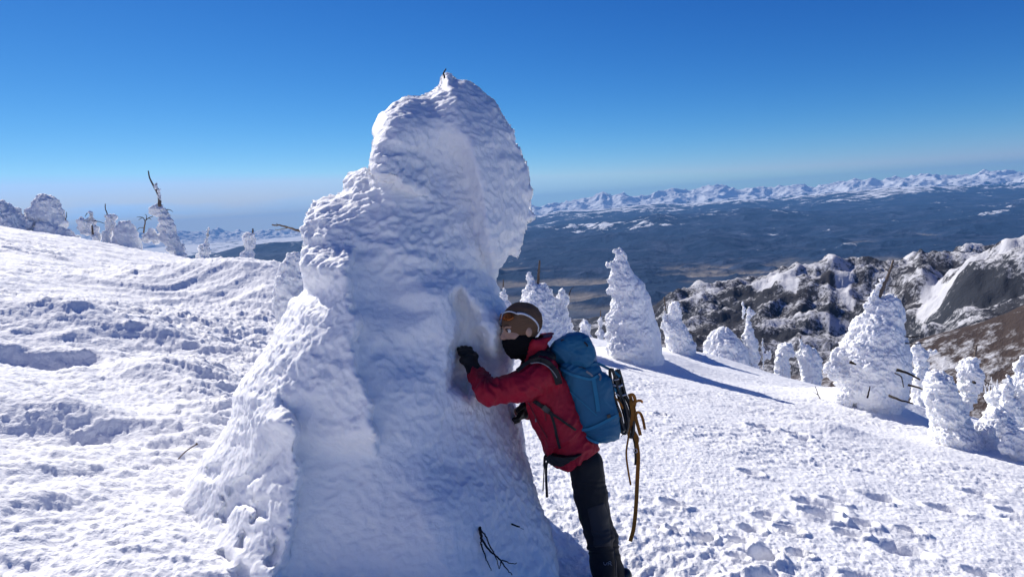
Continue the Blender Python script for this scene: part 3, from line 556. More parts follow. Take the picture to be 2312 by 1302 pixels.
HOLE = [(1018, 655), (1042, 645), (1062, 668), (1072, 690), (1088, 700), (1090, 730), (1108, 765), (1122, 800), (1132, 850), (1110, 880), (1075, 885), (1048, 905), (1012, 880), (1006, 845), (1016, 790), (1024, 740), (1024, 700)]
def build_big():
    h = .0115; st = 4
    gx = np.arange(200, 1400, st, float); gy = np.arange(100, 1750, st, float); PX, PY = np.meshgrid(gx, gy, indexing='ij')
    wob = 1
    wa = 4 + 7 * sst(1080, 1130, PX) * sst(280, 360, PY) * sst(700, 640, PY); D2 = pdist(PX + wa * pn(PX / 24, PY / 24, 0, 1), PY + wa * pn(PX / 24, PY / 24, 3, 2), SIL)
    fr = tps(CTRL)(PX, PY); jx = PX + 14 * pn(PX / 45, PY / 45, 0, 5) + 5 * pn(PX / 14, PY / 14, 0, 6)
    for line, amp, wd, fade in STEPS:
        if amp == 0: continue
        d = pdist(jx, PY, line, False); d = -d
        y0, y1 = min(q[1] for q in line), max(q[1] for q in line); v = sst(y0 - 25, y0 + 30, PY) * sst(y1 + 25, y1 - 40, PY)
        fr = fr - amp * v * sst(-wd * .5, wd * .5, d) * np.clip(1 - d / fade, 0, 1) ** 1.0
    # smooth wind-scooped panel in the middle
    dp = pdist(jx, PY, [(815, 580), (890, 572), (930, 600), (945, 650), (985, 700), (960, 740), (880, 760), (830, 740), (800, 690), (798, 620)])
    panel = sst(12, -18, dp); fr = fr + .07 * sst(10, -70, dp)
    d3 = pdist(jx, PY, [(860, 740), (980, 745), (1000, 800), (975, 850), (900, 850), (850, 800)]); fr = fr + .06 * sst(25, -50, d3)
    # hollow the climber reaches into: sharp on the left, soft on the right
    dh = pdist(jx, PY, HOLE); fr = fr + np.where(PX < 1060, .26 * sst(5, -22, dh), .24 * sst(6, -36, dh))
    # the fan on the right lies behind a crease
    crease = [(1010, 250), (1060, 330), (1085, 420), (1098, 500), (1112, 570), (1126, 650)]
    dc = -pdist(PX + 3 * pn(PX / 12, PY / 12, 0, 8), PY, crease, False); fanm = sst(-3, 40, dc) * sst(290, 340, PY) * sst(660, 600, PY)
    fr = fr + .26 * sst(-4, 30, dc) * np.clip(1 - dc / 210, 0, 1) * sst(270, 380, PY) * sst(670, 600, PY)
    # upper head overhangs the left shoulder
    ds = pdist(jx, PY, [(835, 250), (828, 380), (850, 398), (888, 402), (900, 420), (930, 430), (1300, 500), (1300, 100), (900, 100)])
    fr = fr - .20 * sst(6, -6, ds) * sst(1000, 860, PX)
    # sunlit apron low on the left, broken by shallow scoops
    ap = sst(985, 1040, PY) * sst(650, 610, jx) * sst(10, -30, D2); bl = pn((jx + .35 * PY) / 44, (PY - .2 * jx) / 62, .3, 27) + .4 * pn(jx / 17, PY / 23, .3, 28)
    fr = fr + ap * .065 * sst(.08, .26, bl)
    fr = fr - .20 * np.exp(-((PX - 1128) / 34) ** 2 - ((PY - 748) / 62) ** 2)
    R = .26; aa = np.clip(1 + D2 * 3.6 / F / R, 0, 1); fr = fr + .42 * (1 - np.sqrt(1 - np.minimum(aa, .9999) ** 2)) * (1 - .6 * fanm) * (1 - .85 * sst(950, 1150, PY))
    back = 4.35 + .55 * sst(500, 1200, PY) - .5 * fanm - .55 * (1 - np.sqrt(1 - np.minimum(aa, .9999) ** 2)); back = np.maximum(back, fr + .06)
    g = G((-2.9, 2.45, -2.35), (.85, 4.95, 1.02), h); Vs = []
    sm = panel
    def samp(A, px, py):
        u = np.clip((px - gx[0]) / st, 0, len(gx) - 1.001); v = np.clip((py - gy[0]) / st, 0, len(gy) - 1.001); i = u.astype(np.int32); j = v.astype(np.int32); fu = u - i; fv = v - j
        return (A[i, j] * (1 - fu) * (1 - fv) + A[i + 1, j] * fu * (1 - fv) + A[i, j + 1] * (1 - fu) * fv + A[i + 1, j + 1] * fu * fv).astype(np.float32)
    FF = np.empty(tuple(g.n), np.float32)
    for s in range(0, g.n[0], 24):
        x = g.x[s:s + 24]; px, py = pix(x, g.y, g.z); d2 = samp(D2, px, py) * g.y / F
        b = samp(fr, px, py) - g.y; c = g.y - samp(back, px, py)
        FF[s:s + 24] = smax(smax(d2, b * .8, .05), c * .8, .06)
    V, Q = nets(FF, g)
    for st_ in range(2):
        for it in range(2):      # relax stair steps
            pass
        N = vnorm(V, Q); x, y, z = V.T; px, py = pix(x, y, z); pm = samp(panel, px, py); fm = samp(fanm.astype(float), px, py)
        hd_ = sst(790, 850, px) * sst(470, 380, py) * sst(1100, 1000, px); sh_ = sst(680, 740, px) * sst(900, 840, px) * sst(520, 470, py)
        if st_ == 0:
            d = .014 * (fbm(x * 2.5, y * 2.5, z * 2.5, 2, 3)) + .007 * (1 - .6 * pm) * (fbm(x * 6.5, y * 6.5, z * 6.5, 2, 4)) + .010 * (.45 - billow(x * 8, y * 8, z * 7, 1, 7)) * (1 - .7 * pm) + fm * .03 * (ridged(x * 5 + z * 4, y * 5, z * 9 - x * 3, 2, 9) - .6)
            lf = sst(900, 600, px); d = d + .006 * lf * (ridged(x * 5, y * 5, z * 5, 2, 33) - .6)
        else:
            sc = np.clip(1 - 2.2 * np.abs(pn(x * 13 + z * 4, y * 13, z * 17, 12)), 0, 1) ** 1.6; sc = sc + .5 * np.clip(1 - 2.2 * np.abs(pn(x * 27 + z * 9, y * 27, z * 35, 13)), 0, 1); apf = sst(970, 1030, py) * sst(650, 600, px); d = .0075 * (sc - .5) * (1 - .6 * apf) * (1 - .88 * pm) * (1 - .5 * fm) + fm * .020 * (ridged(x * 13 + z * 9, y * 13, z * 24 - x * 9, 2, 15) - .6)
            base = sst(820, 1150, py); d = d * (1 - .1 * base) + .004 * pn(x * 45, y * 45, z * 45, 17) + .010 * sst(1020, 1090, px) * sst(880, 960, py) * ridged(x * 26, y * 26, z * 5, 1, 19)
        d = d * (1 - .55 * hd_ * sst(.1, -.5, N[:, 0] + .3)) * (1 - .4 * sh_)
        V = V + N * d[:, None]
    root = empty('snow_monster', (-.6, 3.8, float(gz(-.6, 3.8)))); tag(root, 'huge tree buried in wind-sculpted rime snow that the climber in red is hugging', 'tree', None)
    raw_mesh('rime_snow', V, Q, M_big, root)
    return root, V
big, BV = build_big()
def tw(paths, name, parent, mt=M_twig):
    pp = []
    for pts, w0, w1 in paths:
        c = crv([P(*q) for q in pts], 5); c = c + rng.normal(size=c.shape) * .0012; pp.append((c, np.linspace(w0, w1, len(c))))
    V, FF = sweep(pp, 6); return poly_obj(name, V, FF, mt, parent)
def surfY(px, py):
    """nearest body surface along a view ray"""
    a_, b_ = pix(*BV.T); m = (np.hypot(a_ - px, b_ - py) < 9); return float(BV[m, 1].min()) if m.any() else 3.5
def front(pts, lift=.012): return [(q[0], q[1], surfY(q[0], q[1]) - (q[2] if len(q) > 2 else lift)) for q in pts]
s0 = surfY(1083, 1185)
tw([([(1082, 1180, s0 + .04), (1085, 1200, s0 - .02), (1087, 1215, s0 - .04)], .0085, .006), ([(1087, 1215, s0 - .04), (1104, 1240, s0 - .06), (1118, 1252, s0 - .07), (1131, 1265, s0 - .08)], .0052, .004), ([(1131, 1265, s0 - .08), (1141, 1280, s0 - .09), (1156, 1296, s0 - .1)], .004, .002),
    ([(1131, 1264, s0 - .08), (1142, 1266, s0 - .09), (1152, 1271, s0 - .1), (1167, 1270, s0 - .1)], .0035, .002), ([(1131, 1265, s0 - .08), (1127, 1284, s0 - .1)], .003, .0018), ([(1087, 1215, s0 - .04), (1085, 1230, s0 - .05)], .0045, .003), ([(1087, 1226, s0 - .05), (1095, 1254, s0 - .07), (1101, 1268, s0 - .07), (1109, 1286, s0 - .07)], .0038, .0018),
    ([(1088, 1198, s0 - .03), (1098, 1212, s0 - .04), (1108, 1236, s0 - .06), (1117, 1252, s0 - .07)], .0038, .003), ([(1118, 1252, s0 - .07), (1127, 1284, s0 - .09)], .0028, .0016)], 'branch', big)
s1 = surfY(1160, 1185); tw([([(1155, 1182, s1 + .01), (1173, 1189, s1 - .03)], .005, .004), ([(1166, 1186, s1 - .015), (1174, 1190, s1 - .03), (1182, 1194, s1 - .04)], .0015, .001)], 'branch', big)
tw([([(720, 532, 3.9), (694, 525, 4.0), (672, 520, 4.05), (655, 515, 4.03), (640, 510, 4.0), (614, 507, 3.98)], .009, .004), ([(650, 513, 4.02), (640, 517, 4.0), (622, 519, 3.98)], .003, .0015), ([(632, 509, 4.0), (624, 505, 3.98)], .003, .0015)], 'branch', big, M_bark)
tw([([(1003, 176, 4.0), (1002, 165, 3.95), (1006, 156, 3.95)], .006, .003)], 'branch', big)

# ------------------------------------------------------------------ the climber
def psurf(obj_V, px, py, rad=4):
    a_, b_ = pix(*obj_V.T); m = np.hypot(a_ - px, b_ - py) < rad
    return float(obj_V[m, 1].min()) if m.any() else None
def chain(g, pts, D=None, k=.03):
    for q0, q1 in zip(pts[:-1], pts[1:]):
        d = g.cap(q0[0], q1[0], q0[1], q1[1], q0[2] if len(q0) > 2 else 1.0); D = d if D is None else smin(D, d, k)
    return D
def Pt(px, py, Y, r_, sy=1.0): return (P(px, py, Y), r_, sy)
def gmask(g, poly):
    px, py = pix(g.x, g.y, g.z); return pdist(px, py, poly) * g.y / F
def disp(V, Q, f, n=1):
    for i in range(n): N = vnorm(V, Q); V = V + N * f(*V.T)[:, None]
    return V
def wrinkle(am, sc, s=1, ax=(1, 1, 1)):
    def f(x, y, z):
        w = pn(x * sc * .5, y * sc * .5, z * sc * .5, s + 40)
        return am * (ridged(x * sc * ax[0] + w, y * sc * ax[1], z * sc * ax[2] - w, 2, s) - .62)
    return f
def build_person():
    Yh = surfY(1046, 776); Yh = min(max(Yh, 3.5), 3.72)
    gzp = float(gz(P(1380, 1350, 3.6)[0], 3.6))
    root = empty('person', (P(1385, 1350, 3.7)[0], 3.7, gzp))
    tag(root, 'climber in red jacket, brown beanie and blue backpack hugging the great snow monster', 'person')
    # ---- head frame
    C = P(1173, 744, 3.62); fw = np.array([-.87, -.48, .0]); up = np.array([-.22, .0, 1.0]); fw /= np.linalg.norm(fw); up = up - fw * (up @ fw); up /= np.linalg.norm(up); sd_ = np.cross(fw, up)
    HM = np.array([sd_, fw, up])
    def hl(s, f, u): return C + s * sd_ + f * fw + u * up
    # ---- body (one continuous surface)
    legs_n = [Pt(1322, 1050, 3.62, .075), Pt(1335, 1148, 3.60, .066), Pt(1352, 1212, 3.58, .052), Pt(1363, 1290, 3.58, .042), Pt(1376, 1395, 3.58, .036)]
    legs_f = [Pt(1330, 1050, 3.78, .075), Pt(1345, 1148, 3.80, .064), Pt(1368, 1215, 3.80, .05), Pt(1388, 1290, 3.80, .04), Pt(1408, 1390, 3.80, .036)]
    torso = [Pt(1225, 855, 3.68, .10, 1.4), Pt(1262, 950, 3.68, .09, 1.4), Pt(1318, 1040, 3.70, .095, 1.45)]
    arm_n = [Pt(1228, 836, 3.52, .055), Pt(1165, 870, 3.45, .048), Pt(1103, 884, 3.41, .04), Pt(1074, 838, Yh - .10, .03), Pt(1058, 806, Yh - .05, .032)]
    arm_f = [Pt(1224, 845, 3.84, .055), Pt(1218, 900, 3.96, .042), Pt(1188, 925, 3.92, .03), Pt(1172, 928, 3.88, .03)]
    g = G(P(1020, 1440, 3.3) - [.05, .1, .1], P(1450, 680, 4.1) + [.1, .05, .08], .009)
    D = chain(g, torso); D = smin(D, chain(g, legs_n), .04); D = smin(D, chain(g, legs_f), .04); D = smin(D, chain(g, arm_n), .03); D = smin(D, chain(g, arm_f), .03)
    D = smin(D, g.cap(P(1215, 815, 3.67), hl(0, -.015, -.07), .06, .052), .04)
    D = smin(D, g.ell(hl(0, -.012, .03), (.074, .094, .098), HM), .03)
    V, Q = nets(D, g); raw_mesh('body', V, Q, M_skin, root)
    # finer head on top of the same neck
    g = G(C - .17, C + .17, .0035)
    D = g.ell(hl(0, -.012, .035), (.076, .096, .10), HM); D = smin(D, g.ell(hl(0, .018, -.035), (.063, .078, .088), HM), .02)
    D = smin(D, g.cap(hl(0, .06, -.09), hl(0, .045, -.10), .026, .03), .03); D = smin(D, g.cap(P(1200, 800, 3.65), hl(0, -.015, -.06), .05, .055), .03)
    D = smin(D, g.cap(hl(0, .088, .012), hl(0, .108, -.028), .008, .012), .012)
    for s_ in (-1, 1):
        D = smin(D, g.cap(hl(.014 * s_, .09, .028), hl(.045 * s_, .078, .028), .007, .007), .012)
        D = smin(D, g.ell(hl(.04 * s_, .062, -.03), (.022, .02, .02), HM), .02); D = smin(D, g.ell(hl(.009 * s_, .099, -.032), (.008, .009, .008), HM), .008)
        D = smax(D, -g.ell(hl(.031 * s_, .098, .008), (.017, .015, .010), HM), .008)
        D = smin(D, g.ell(hl(.076 * s_, -.012, -.01), (.010, .02, .03), HM), .008)
    D = smin(D, g.cap(hl(-.018, .088, -.058), hl(.018, .088, -.058), .007, .007), .008)
    hV, hQ = nets(D, g); head = raw_mesh('head', hV, hQ, M_skin, root)
    def ball(c, rad, name, m_, M=None, par=head):
        rr = max(rad); gg = G(np.array(c) - rr * 1.3, np.array(c) + rr * 1.3, rr / 7); v, q = nets(gg.ell(c, rad, M), gg); return raw_mesh(name, v, q, m_, par)
    for s_ in (-1, 1):
        ball(hl(.031 * s_, .079, .007), (.0125, .0125, .0125), 'eye', M_eyew); ball(hl(.031 * s_, .0885, .006), (.0058, .004, .0058), 'iris', M_iris, HM)
        V, FF = sweep([(crv([hl(.018 * s_, .0935, .0135), hl(.031 * s_, .0945, .0165), hl(.046 * s_, .086, .013)]), .0014)], 5); poly_obj('eyelid', V, FF, M_hair, head)
        V, FF = sweep([(crv([hl(.014 * s_, .099, .030), hl(.032 * s_, .095, .036), hl(.05 * s_, .078, .031)]), np.linspace(.0035, .0018, 13))], 5); poly_obj('eyebrow', V, FF, M_hair, head)
    ball(hl(0, .094, -.056), (.022, .006, .0045), 'lips', M_lip, HM)
    # ---- beanie
    g = G(C - .19, C + .2, .004)
    def fu(g):
        dx, dy, dz = g.x - C[0], g.y - C[1], g.z - C[2]
        return dx * sd_[0] + dy * sd_[1] + dz * sd_[2], dx * fw[0] + dy * fw[1] + dz * fw[2], dx * up[0] + dy * up[1] + dz * up[2]
    S_, Fd, U = fu(g)
    hat = smin(g.ell(hl(0, -.014, .036), (.087, .110, .112), HM), g.ell(hl(0, -.072, .045), (.06, .062, .075), HM), .04)
    line = U - (.030 - .85 * (.10 - Fd)) ; line = np.maximum(line, U + .085)
    hb = smax(hat, -line, .006)
    V, Q = nets(hb, g)
    V = disp(V, Q, lambda x, y, z: .0022 * (ridged(((x - C[0]) * up[0] + (z - C[2]) * up[2]) * 30, (y - C[1]) * 10, ((x - C[0]) * fw[0] + (y - C[1]) * fw[1]) * 9, 2, 3) - .6) * 2)
    beanie = raw_mesh('beanie', V, Q, M_hat, root)
    # ---- black neck warmer pulled over the mouth
    g2 = G(C - .2, C + .16, .0045); S2, F2, U2 = fu(g2)
    D = g2.ell(hl(0, .02, -.045), (.072, .088, .092), HM); D = smin(D, g2.cap(P(1208, 806, 3.66), hl(0, -.005, -.07), .072, .068), .03); D = smin(D, g2.cap(hl(0, .07, -.075), hl(0, .05, -.11), .03, .04), .03)
    D = smax(D, (U2 + .038 + .25 * (F2 - .09)), .006); V, Q = nets(D, g2); V = disp(V, Q, wrinkle(.009, 26, 4, (.6, .6, 1.5))); raw_mesh('neck_warmer', V, Q, M_buff, root)
    # ---- jacket
    g = G(P(1035, 1110, 3.3) - [.03, .05, .02], P(1375, 722, 4.15) + [.05, 0, .03], .006)
    D = chain(g, [Pt(1222, 852, 3.68, .138, 1.42), Pt(1258, 945, 3.68, .138, 1.38), Pt(1303, 1042, 3.70, .146, 1.32), Pt(1330, 1110, 3.70, .15, 1.3)])
    A_ = chain(g, [Pt(1230, 842, 3.52, .088), Pt(1165, 874, 3.44, .079), Pt(1104, 886, 3.40, .064), Pt(1076, 845, Yh - .12, .05)], k=.02); D = smin(D, A_, .03)
    D = smin(D, chain(g, [Pt(1226, 848, 3.83, .085), Pt(1220, 900, 3.97, .07), Pt(1192, 925, 3.93, .052)]), .03)
    col = chain(g, [Pt(1214, 812, 3.665, .088, 1.25), Pt(1205, 785, 3.65, .078, 1.2)]); D = smin(D, col, .03)
    D = smin(D, chain(g, [Pt(1190, 800, 3.62, .035), Pt(1214, 776, 3.57, .034), Pt(1233, 752, 3.60, .03), Pt(1236, 748, 3.70, .034), Pt(1226, 765, 3.78, .035)]), .025)
    D = smin(D, g.cap(P(1236, 752, 3.62), P(1243, 739, 3.60), .02, .006), .012)
    D = smax(D, -g.cap(P(1206, 790, 3.655), P(1186, 740, 3.64), .070, .078), .012)       # opening of the collar
    px, py = pix(g.x, g.y, g.z)
    hem = ((px - 1250) * (1013 - 1084) - (py - 1084) * (1360 - 1250)) / 131.0 * g.y / F * -1
    D = smax(D, hem, .01)
    V, Q = nets(D, g)
    def jw(x, y, z):
        px, py = pix(x, y, z); arm = sst(1200, 1130, px) * sst(930, 900, py)
        d1 = np.exp(-((px - 1105) / 42) ** 2 - ((py - 880) / 40) ** 2)
        th = np.arctan2(py - 850, px - 1098)
        fold = np.sin(th * 9 + 2.5 * pn(x * 12, y * 12, z * 12, 2)) * d1 * .007
        t = (px * .9 + py * .44); tor = (ridged(t / 46 + .8 * pn(x * 5, y * 5, z * 5, 5), y * 3, (py - px * .45) / 150, 2, 6) - .62) * .028 * (1 - arm)
        slv = (ridged(px / 26 + .5 * pn(x * 9, y * 9, z * 9, 15), y * 4, py / 90, 2, 16) - .62) * .018 * arm
        pit = np.exp(-((px - 1190) / 30) ** 2 - ((py - 895) / 24) ** 2) * np.sin((px + 2.2 * py) / 7.5) * .005
        return fold + tor + slv + pit + .0025 * pn(x * 40, y * 40, z * 40, 8) + .012 * sst(1075, 1055, py) * 0
    V = disp(V, Q, jw); jV = V; jacket = raw_mesh('jacket', V, Q, M_red, root)
    def on(VV, pts, lift=.004, n=5):
        out = []
        for q in crv([(q[0], q[1], q[2] if len(q) > 2 else 0) for q in pts], n):
            y_ = psurf(VV, q[0], q[1], 5) or psurf(VV, q[0], q[1], 11) or 3.6
            out.append(P(q[0], q[1], y_ - lift))
        o = np.array(out)
        if len(o) > 4: o[1:-1] = .25 * o[:-2] + .5 * o[1:-1] + .25 * o[2:]
        return o
    def rib(name, pts3, wpx, m_, par, th=.0015, ref=(0, 1, 0)):
        V, FF = sweep([(pts3, np.asarray(wpx, float) / 2 * 3.6 / F)], flat=th, ref=ref); return poly_obj(name, V, FF, m_, par, smooth=False)
    rib('pocket_zip', on(jV, [(1193, 908), (1206, 935), (1222, 965), (1236, 988)], .002), 2.2, M_redzip, jacket)
    rib('pit_zip', on(jV, [(1229, 925), (1233, 950)], .002), 1.8, M_redzip, jacket)
    rib('zip_pull', on(jV, [(1209, 945), (1210, 952)], .004), 3, M_grey, jacket)
    # ---- trousers, knee patch, boots
    g = G(P(1250, 1410, 3.4) - [.05, .1, .02], P(1430, 985, 4.0) + [.1, 0, .12], .006)
    D = chain(g, [Pt(1322, 1048, 3.625, .094, 1.1), Pt(1334, 1120, 3.61, .088), Pt(1340, 1160, 3.60, .079), Pt(1353, 1212, 3.58, .074), Pt(1362, 1275, 3.58, .067), Pt(1377, 1385, 3.58, .072)])
    D = smin(D, chain(g, [Pt(1326, 1048, 3.77, .092), Pt(1343, 1148, 3.80, .078), Pt(1367, 1215, 3.80, .067), Pt(1384, 1290, 3.80, .064), Pt(1408, 1380, 3.80, .07)]), .035)
    def tw_(x, y, z):
        px, py = pix(x, y, z); kn = np.exp(-((py - 1225) / 30) ** 2) + .5 * np.exp(-((py - 1100) / 22) ** 2)
        return .016 * kn * (ridged(py / 17 + .5 * pn(x * 10, y * 10, z * 10, 3), px / 90, y * 3, 1, 7) - .6) + .006 * (ridged(x * 9, y * 9, z * 6, 2, 9) - .6)
    V, Q = nets(D, g); V = disp(V, Q, tw_); tV = V; tro = raw_mesh('trousers', V, Q, M_pants, root)
    kp = [(1325, 1148), (1364, 1133), (1371, 1153), (1377, 1185), (1378, 1212), (1382, 1235), (1343, 1237), (1334, 1190)]
    D2 = smax(smax(D - .003, gmask(g, kp), .002), g.y - 3.57, .002); V, Q = nets(D2, g); V = disp(V, Q, tw_); raw_mesh('knee_patch', V, Q, M_patch, tro)
    rib('logo', on(tV, [(1363, 1268), (1364, 1273), (1368, 1274), (1371, 1268)], .003), 1.5, M_grey, tro); rib('logo', on(tV, [(1373, 1275), (1374, 1267), (1379, 1267), (1379, 1271), (1374, 1271)], .003, 3), 1.5, M_grey, tro); rib('logo', on(tV, [(1376, 1271), (1381, 1275)], .003), 1.5, M_grey, tro)
    rib('leg_zip', on(tV, [(1386, 1235), (1389, 1265), (1391, 1300)], .001), 2, M_patch, tro)
    for (bx, by, by_) in ((1377, 1395, 3.58), (1409, 1390, 3.80)):
        c = P(bx, by, by_); gzz = float(gz(c[0] - .05, c[1])) + .03; g = G((c[0] - .27, c[1] - .09, gzz - .05), (c[0] + .13, c[1] + .09, gzz + .28), .008)
        D = g.cap((c[0] + .02, c[1], gzz + .08), (c[0] + .0, c[1], gzz + .06), .036, .045); D = smin(D, g.cap((c[0] + .01, c[1], gzz + .045), (c[0] - .19, c[1], gzz + .03), .045, .036), .03); D = smax(D, gzz - .005 - g.z, .005)
        V, Q = nets(D, g); raw_mesh('boot', V, Q, M_plast, root)
    # ---- gloves: palm, four fingers, thumb, long cuff
    def glove(W_, K, fdir, wid, nrm, thumb):
        W_ = np.array(W_); K = np.array(K); g = G(np.minimum(W_, K) - .13, np.maximum(W_, K) + .13, .0038)
        D = g.cap(W_, W_ * .4 + K * .6, .044, .036); D = smin(D, g.cap(K - wid * .022 - fdir * .045, K + wid * .024 - fdir * .045, .024, .024), .02); D = smin(D, g.cap(K - wid * .026, K + wid * .028, .0175, .0165), .015)
        for i, (o, ln) in enumerate(((-1.5, .058), (-.5, .068), (.5, .065), (1.5, .050))):
            b0 = K + wid * o * .0205; b1 = b0 + fdir * ln * .55 + nrm * .006; b2 = b1 + fdir * ln * .45 * .75 + nrm * ln * .38
            D = smin(D, g.cap(b0, b1, .0125, .012), .005); D = smin(D, g.cap(b1, b2, .012, .0105), .003)
        t0 = K + wid * thumb * .030 - fdir * .055; t1 = t0 + wid * thumb * .022 + fdir * .028 + nrm * .008; t2 = t1 + fdir * .028 + nrm * .014; D = smin(D, g.cap(t0, t1, .016, .0145), .01); D = smin(D, g.cap(t1, t2, .0145, .012), .004)
        V, Q = nets(D, g); V = disp(V, Q, wrinkle(.004, 34, 5)); return raw_mesh('glove', V, Q, M_glove, root)
    Wn = P(1075, 846, Yh - .125); Kn = P(1052, 796, Yh - .055); fd = P(1046, 772, Yh - .005) - Kn; fd /= np.linalg.norm(fd); nr = np.array([-.25, .95, .1]); nr -= fd * (nr @ fd); nr /= np.linalg.norm(nr); wd = np.cross(fd, nr); wd *= np.sign(wd[0])
    glove(Wn, Kn, fd, wd, nr, 1)
    Wf = P(1196, 922, 3.94); Kf = P(1176, 936, 3.86); fd = np.array([-.3, -.5, -.6]); fd /= np.linalg.norm(fd); nr = np.array([-.9, .1, .2]); nr -= fd * (nr @ fd); nr /= np.linalg.norm(nr); wd = np.cross(fd, nr)
    glove(Wf, Kf, fd, wd, nr, -1)
    # ---- sunglasses pushed up on the beanie
    r2 = empty('sunglasses', hl(0, .1, .08)); tag(r2, 'white-armed sport sunglasses with orange mirror lenses pushed up on the brown beanie', 'sunglasses')
    def hp(azd, u_, lift=.006):
        q = min(abs((u_ - .036) / .112), .99); k_ = math.sqrt(1 - q * q); return hl(-math.sin(R_(azd)) * (.087 * k_ + lift), -.014 + math.cos(R_(azd)) * (.110 * k_ + lift), u_)
    g = G(C - .16, C + .19, .003); S_, Fd, U = fu(g); shell = np.abs(g.ell(hl(0, -.014, .036), (.099, .122, .124), HM)) - .0022
    for s_ in (-1, 1):
        an = np.arctan2(-S_, Fd + .014) * .11; D = smax(shell, np.sqrt(((an - .044 * s_) / 1.9) ** 2 + (U - .080) ** 2) - .0205, .004); D = smax(D, -Fd, .004); V, Q = nets(D, g); raw_mesh('lens', V, Q, M_lens, r2)
    V, FF = sweep([(crv([hp(-62, .085, .011), hp(-35, .105, .013), hp(-12, .106, .014), hp(0, .100, .014), hp(12, .106, .014), hp(35, .107, .013), hp(62, .088, .011)]), .0035)], 6); poly_obj('frame', V, FF, M_white, r2)
    for s_ in (-1, 1):
        V, FF = sweep([(crv([hp(58 * s_, .094, .012), hp(76 * s_, .087, .009), hp(95 * s_, .066, .007), hp(112 * s_, .035, .006), hp(124 * s_, .004, .006), hp(128 * s_, -.022, .006)]), np.linspace(.0062, .0038, 31))], 6); poly_obj('temple_arm', V, FF, M_white, r2)
    # ---- backpack
    bp = empty('backpack', P(1320, 1000, 3.72)); tag(bp, 'teal blue hiking backpack on the climber, with black hip belt', 'backpack')
    g = G(P(1215, 1030, 3.4) - [.02, 0, .02], P(1420, 730, 3.98) + [.04, 0, .03], .006)
    body = [(1262, 815), (1300, 812), (1345, 812), (1356, 838), (1378, 855), (1385, 895), (1398, 932), (1403, 972), (1396, 994), (1370, 1009), (1342, 1004), (1318, 985), (1302, 966), (1291, 935), (1279, 893), (1264, 845)]
    lid = [(1236, 789), (1250, 770), (1282, 754), (1310, 750), (1329, 759), (1342, 785), (1347, 815), (1340, 836), (1318, 842), (1288, 838), (1266, 832), (1250, 812)]
    def extr(poly, hw, Yc, rr):
        d2 = gmask(g, poly); dy = np.abs(g.y - Yc) - (hw - rr); return np.sqrt(np.maximum(d2 + rr, 0) ** 2 + np.maximum(dy, 0) ** 2) - rr + np.minimum(np.maximum(d2 + rr, dy), 0)
    Dm = extr(body, .165, 3.71, .07)
    def bw(x, y, z):
        px, py = pix(x, y, z); w_ = pn(x * 6, y * 6, z * 6, 3)
        fl = sst(960, 1000, py) + sst(870, 830, py) * .8 + .35; return .016 * fl * (ridged((px - py * .3) / 60 + w_, y * 3, (py + .7 * px) / 24 + w_ * 1.5, 2, 5) - .62) + .012 * pn(px / 60, y * 4, py / 60, 12) - .010 * np.exp(-((px - 1386) / 14) ** 2) * 0
    V, Q = nets(Dm, g); V = disp(V, Q, bw); bV = V; bod = raw_mesh('pack_body', V, Q, M_blue, bp)
    Dl = extr(lid, .165, 3.71, .075)
    def lw(x, y, z):
        px, py = pix(x, y, z); w_ = pn(x * 7, y * 7, z * 7, 13); ce = sst(800, 840, py)
        return (.010 + .010 * ce) * (ridged((px + py * .5) / 46 + w_, y * 4, (py - .45 * px) / 22 + w_, 2, 15) - .62) + .010 * pn(px / 40, y * 4, py / 40, 12)
    V, Q = nets(Dl, g); V = disp(V, Q, lw); lV = V; lidO = raw_mesh('pack_lid', V, Q, M_blue, bp)
    Dk = extr([(1229, 790), (1240, 784), (1264, 835), (1287, 900), (1303, 965), (1292, 970), (1272, 908), (1248, 848)], .15, 3.70, .012); V, Q = nets(Dk, g); raw_mesh('back_panel', V, Q, M_black, bp)
    yoke = chain(g, [Pt(1243, 806, 3.55, .03), Pt(1222, 801, 3.55, .028), Pt(1200, 810, 3.56, .018)], k=.01); yoke = np.maximum(yoke, -9); V, Q = nets(yoke, g); raw_mesh('shoulder_strap', V, Q, M_black, bp)
    aV = np.concatenate([jV, bV, lV]); 
    rib('shoulder_strap', on(jV, [(1262, 866), (1256, 845), (1244, 826), (1228, 815), (1208, 812), (1188, 820), (1168, 836)], .008), [16] * 8 + [13] * 12 + [8] * 11, M_black, bp, .006)
    rib('piping', on(jV, [(1260, 856), (1248, 838), (1234, 825), (1216, 818), (1198, 820)], .012), 2, M_grey, bp, .001)
    rib('load_strap', on(jV, [(1206, 905), (1222, 916), (1240, 930), (1262, 944), (1282, 958), (1300, 970)], .007), [9] * 12 + [5] * 14, M_black, bp, .002)
    rib('strap_buckle', on(jV, [(1226, 918), (1240, 929)], .012), 12, M_plast, bp, .004)
    rib('belt_strap', on(jV, [(1244, 934), (1252, 960), (1257, 985), (1264, 1012)], .006), 6, M_black, bp, .0015)
    # hip belt hugging the jacket
    g = G(P(1225, 1075, 3.4) - [.02, 0, .0], P(1350, 960, 4.0) + [.02, 0, .02], .006)
    D = chain(g, [Pt(1222, 852, 3.68, .138, 1.42), Pt(1258, 945, 3.68, .138, 1.38), Pt(1303, 1042, 3.70, .146, 1.32), Pt(1330, 1110, 3.70, .15, 1.3)]) - .028
    D = smax(D, gmask(g, [(1230, 1036), (1262, 1010), (1301, 973), (1322, 985), (1338, 1004), (1312, 1026), (1284, 1046), (1258, 1055), (1240, 1050)]), .012); V, Q = nets(D, g); V = disp(V, Q, wrinkle(.010, 14, 5)); raw_mesh('hip_belt', V, Q, M_black, bp)
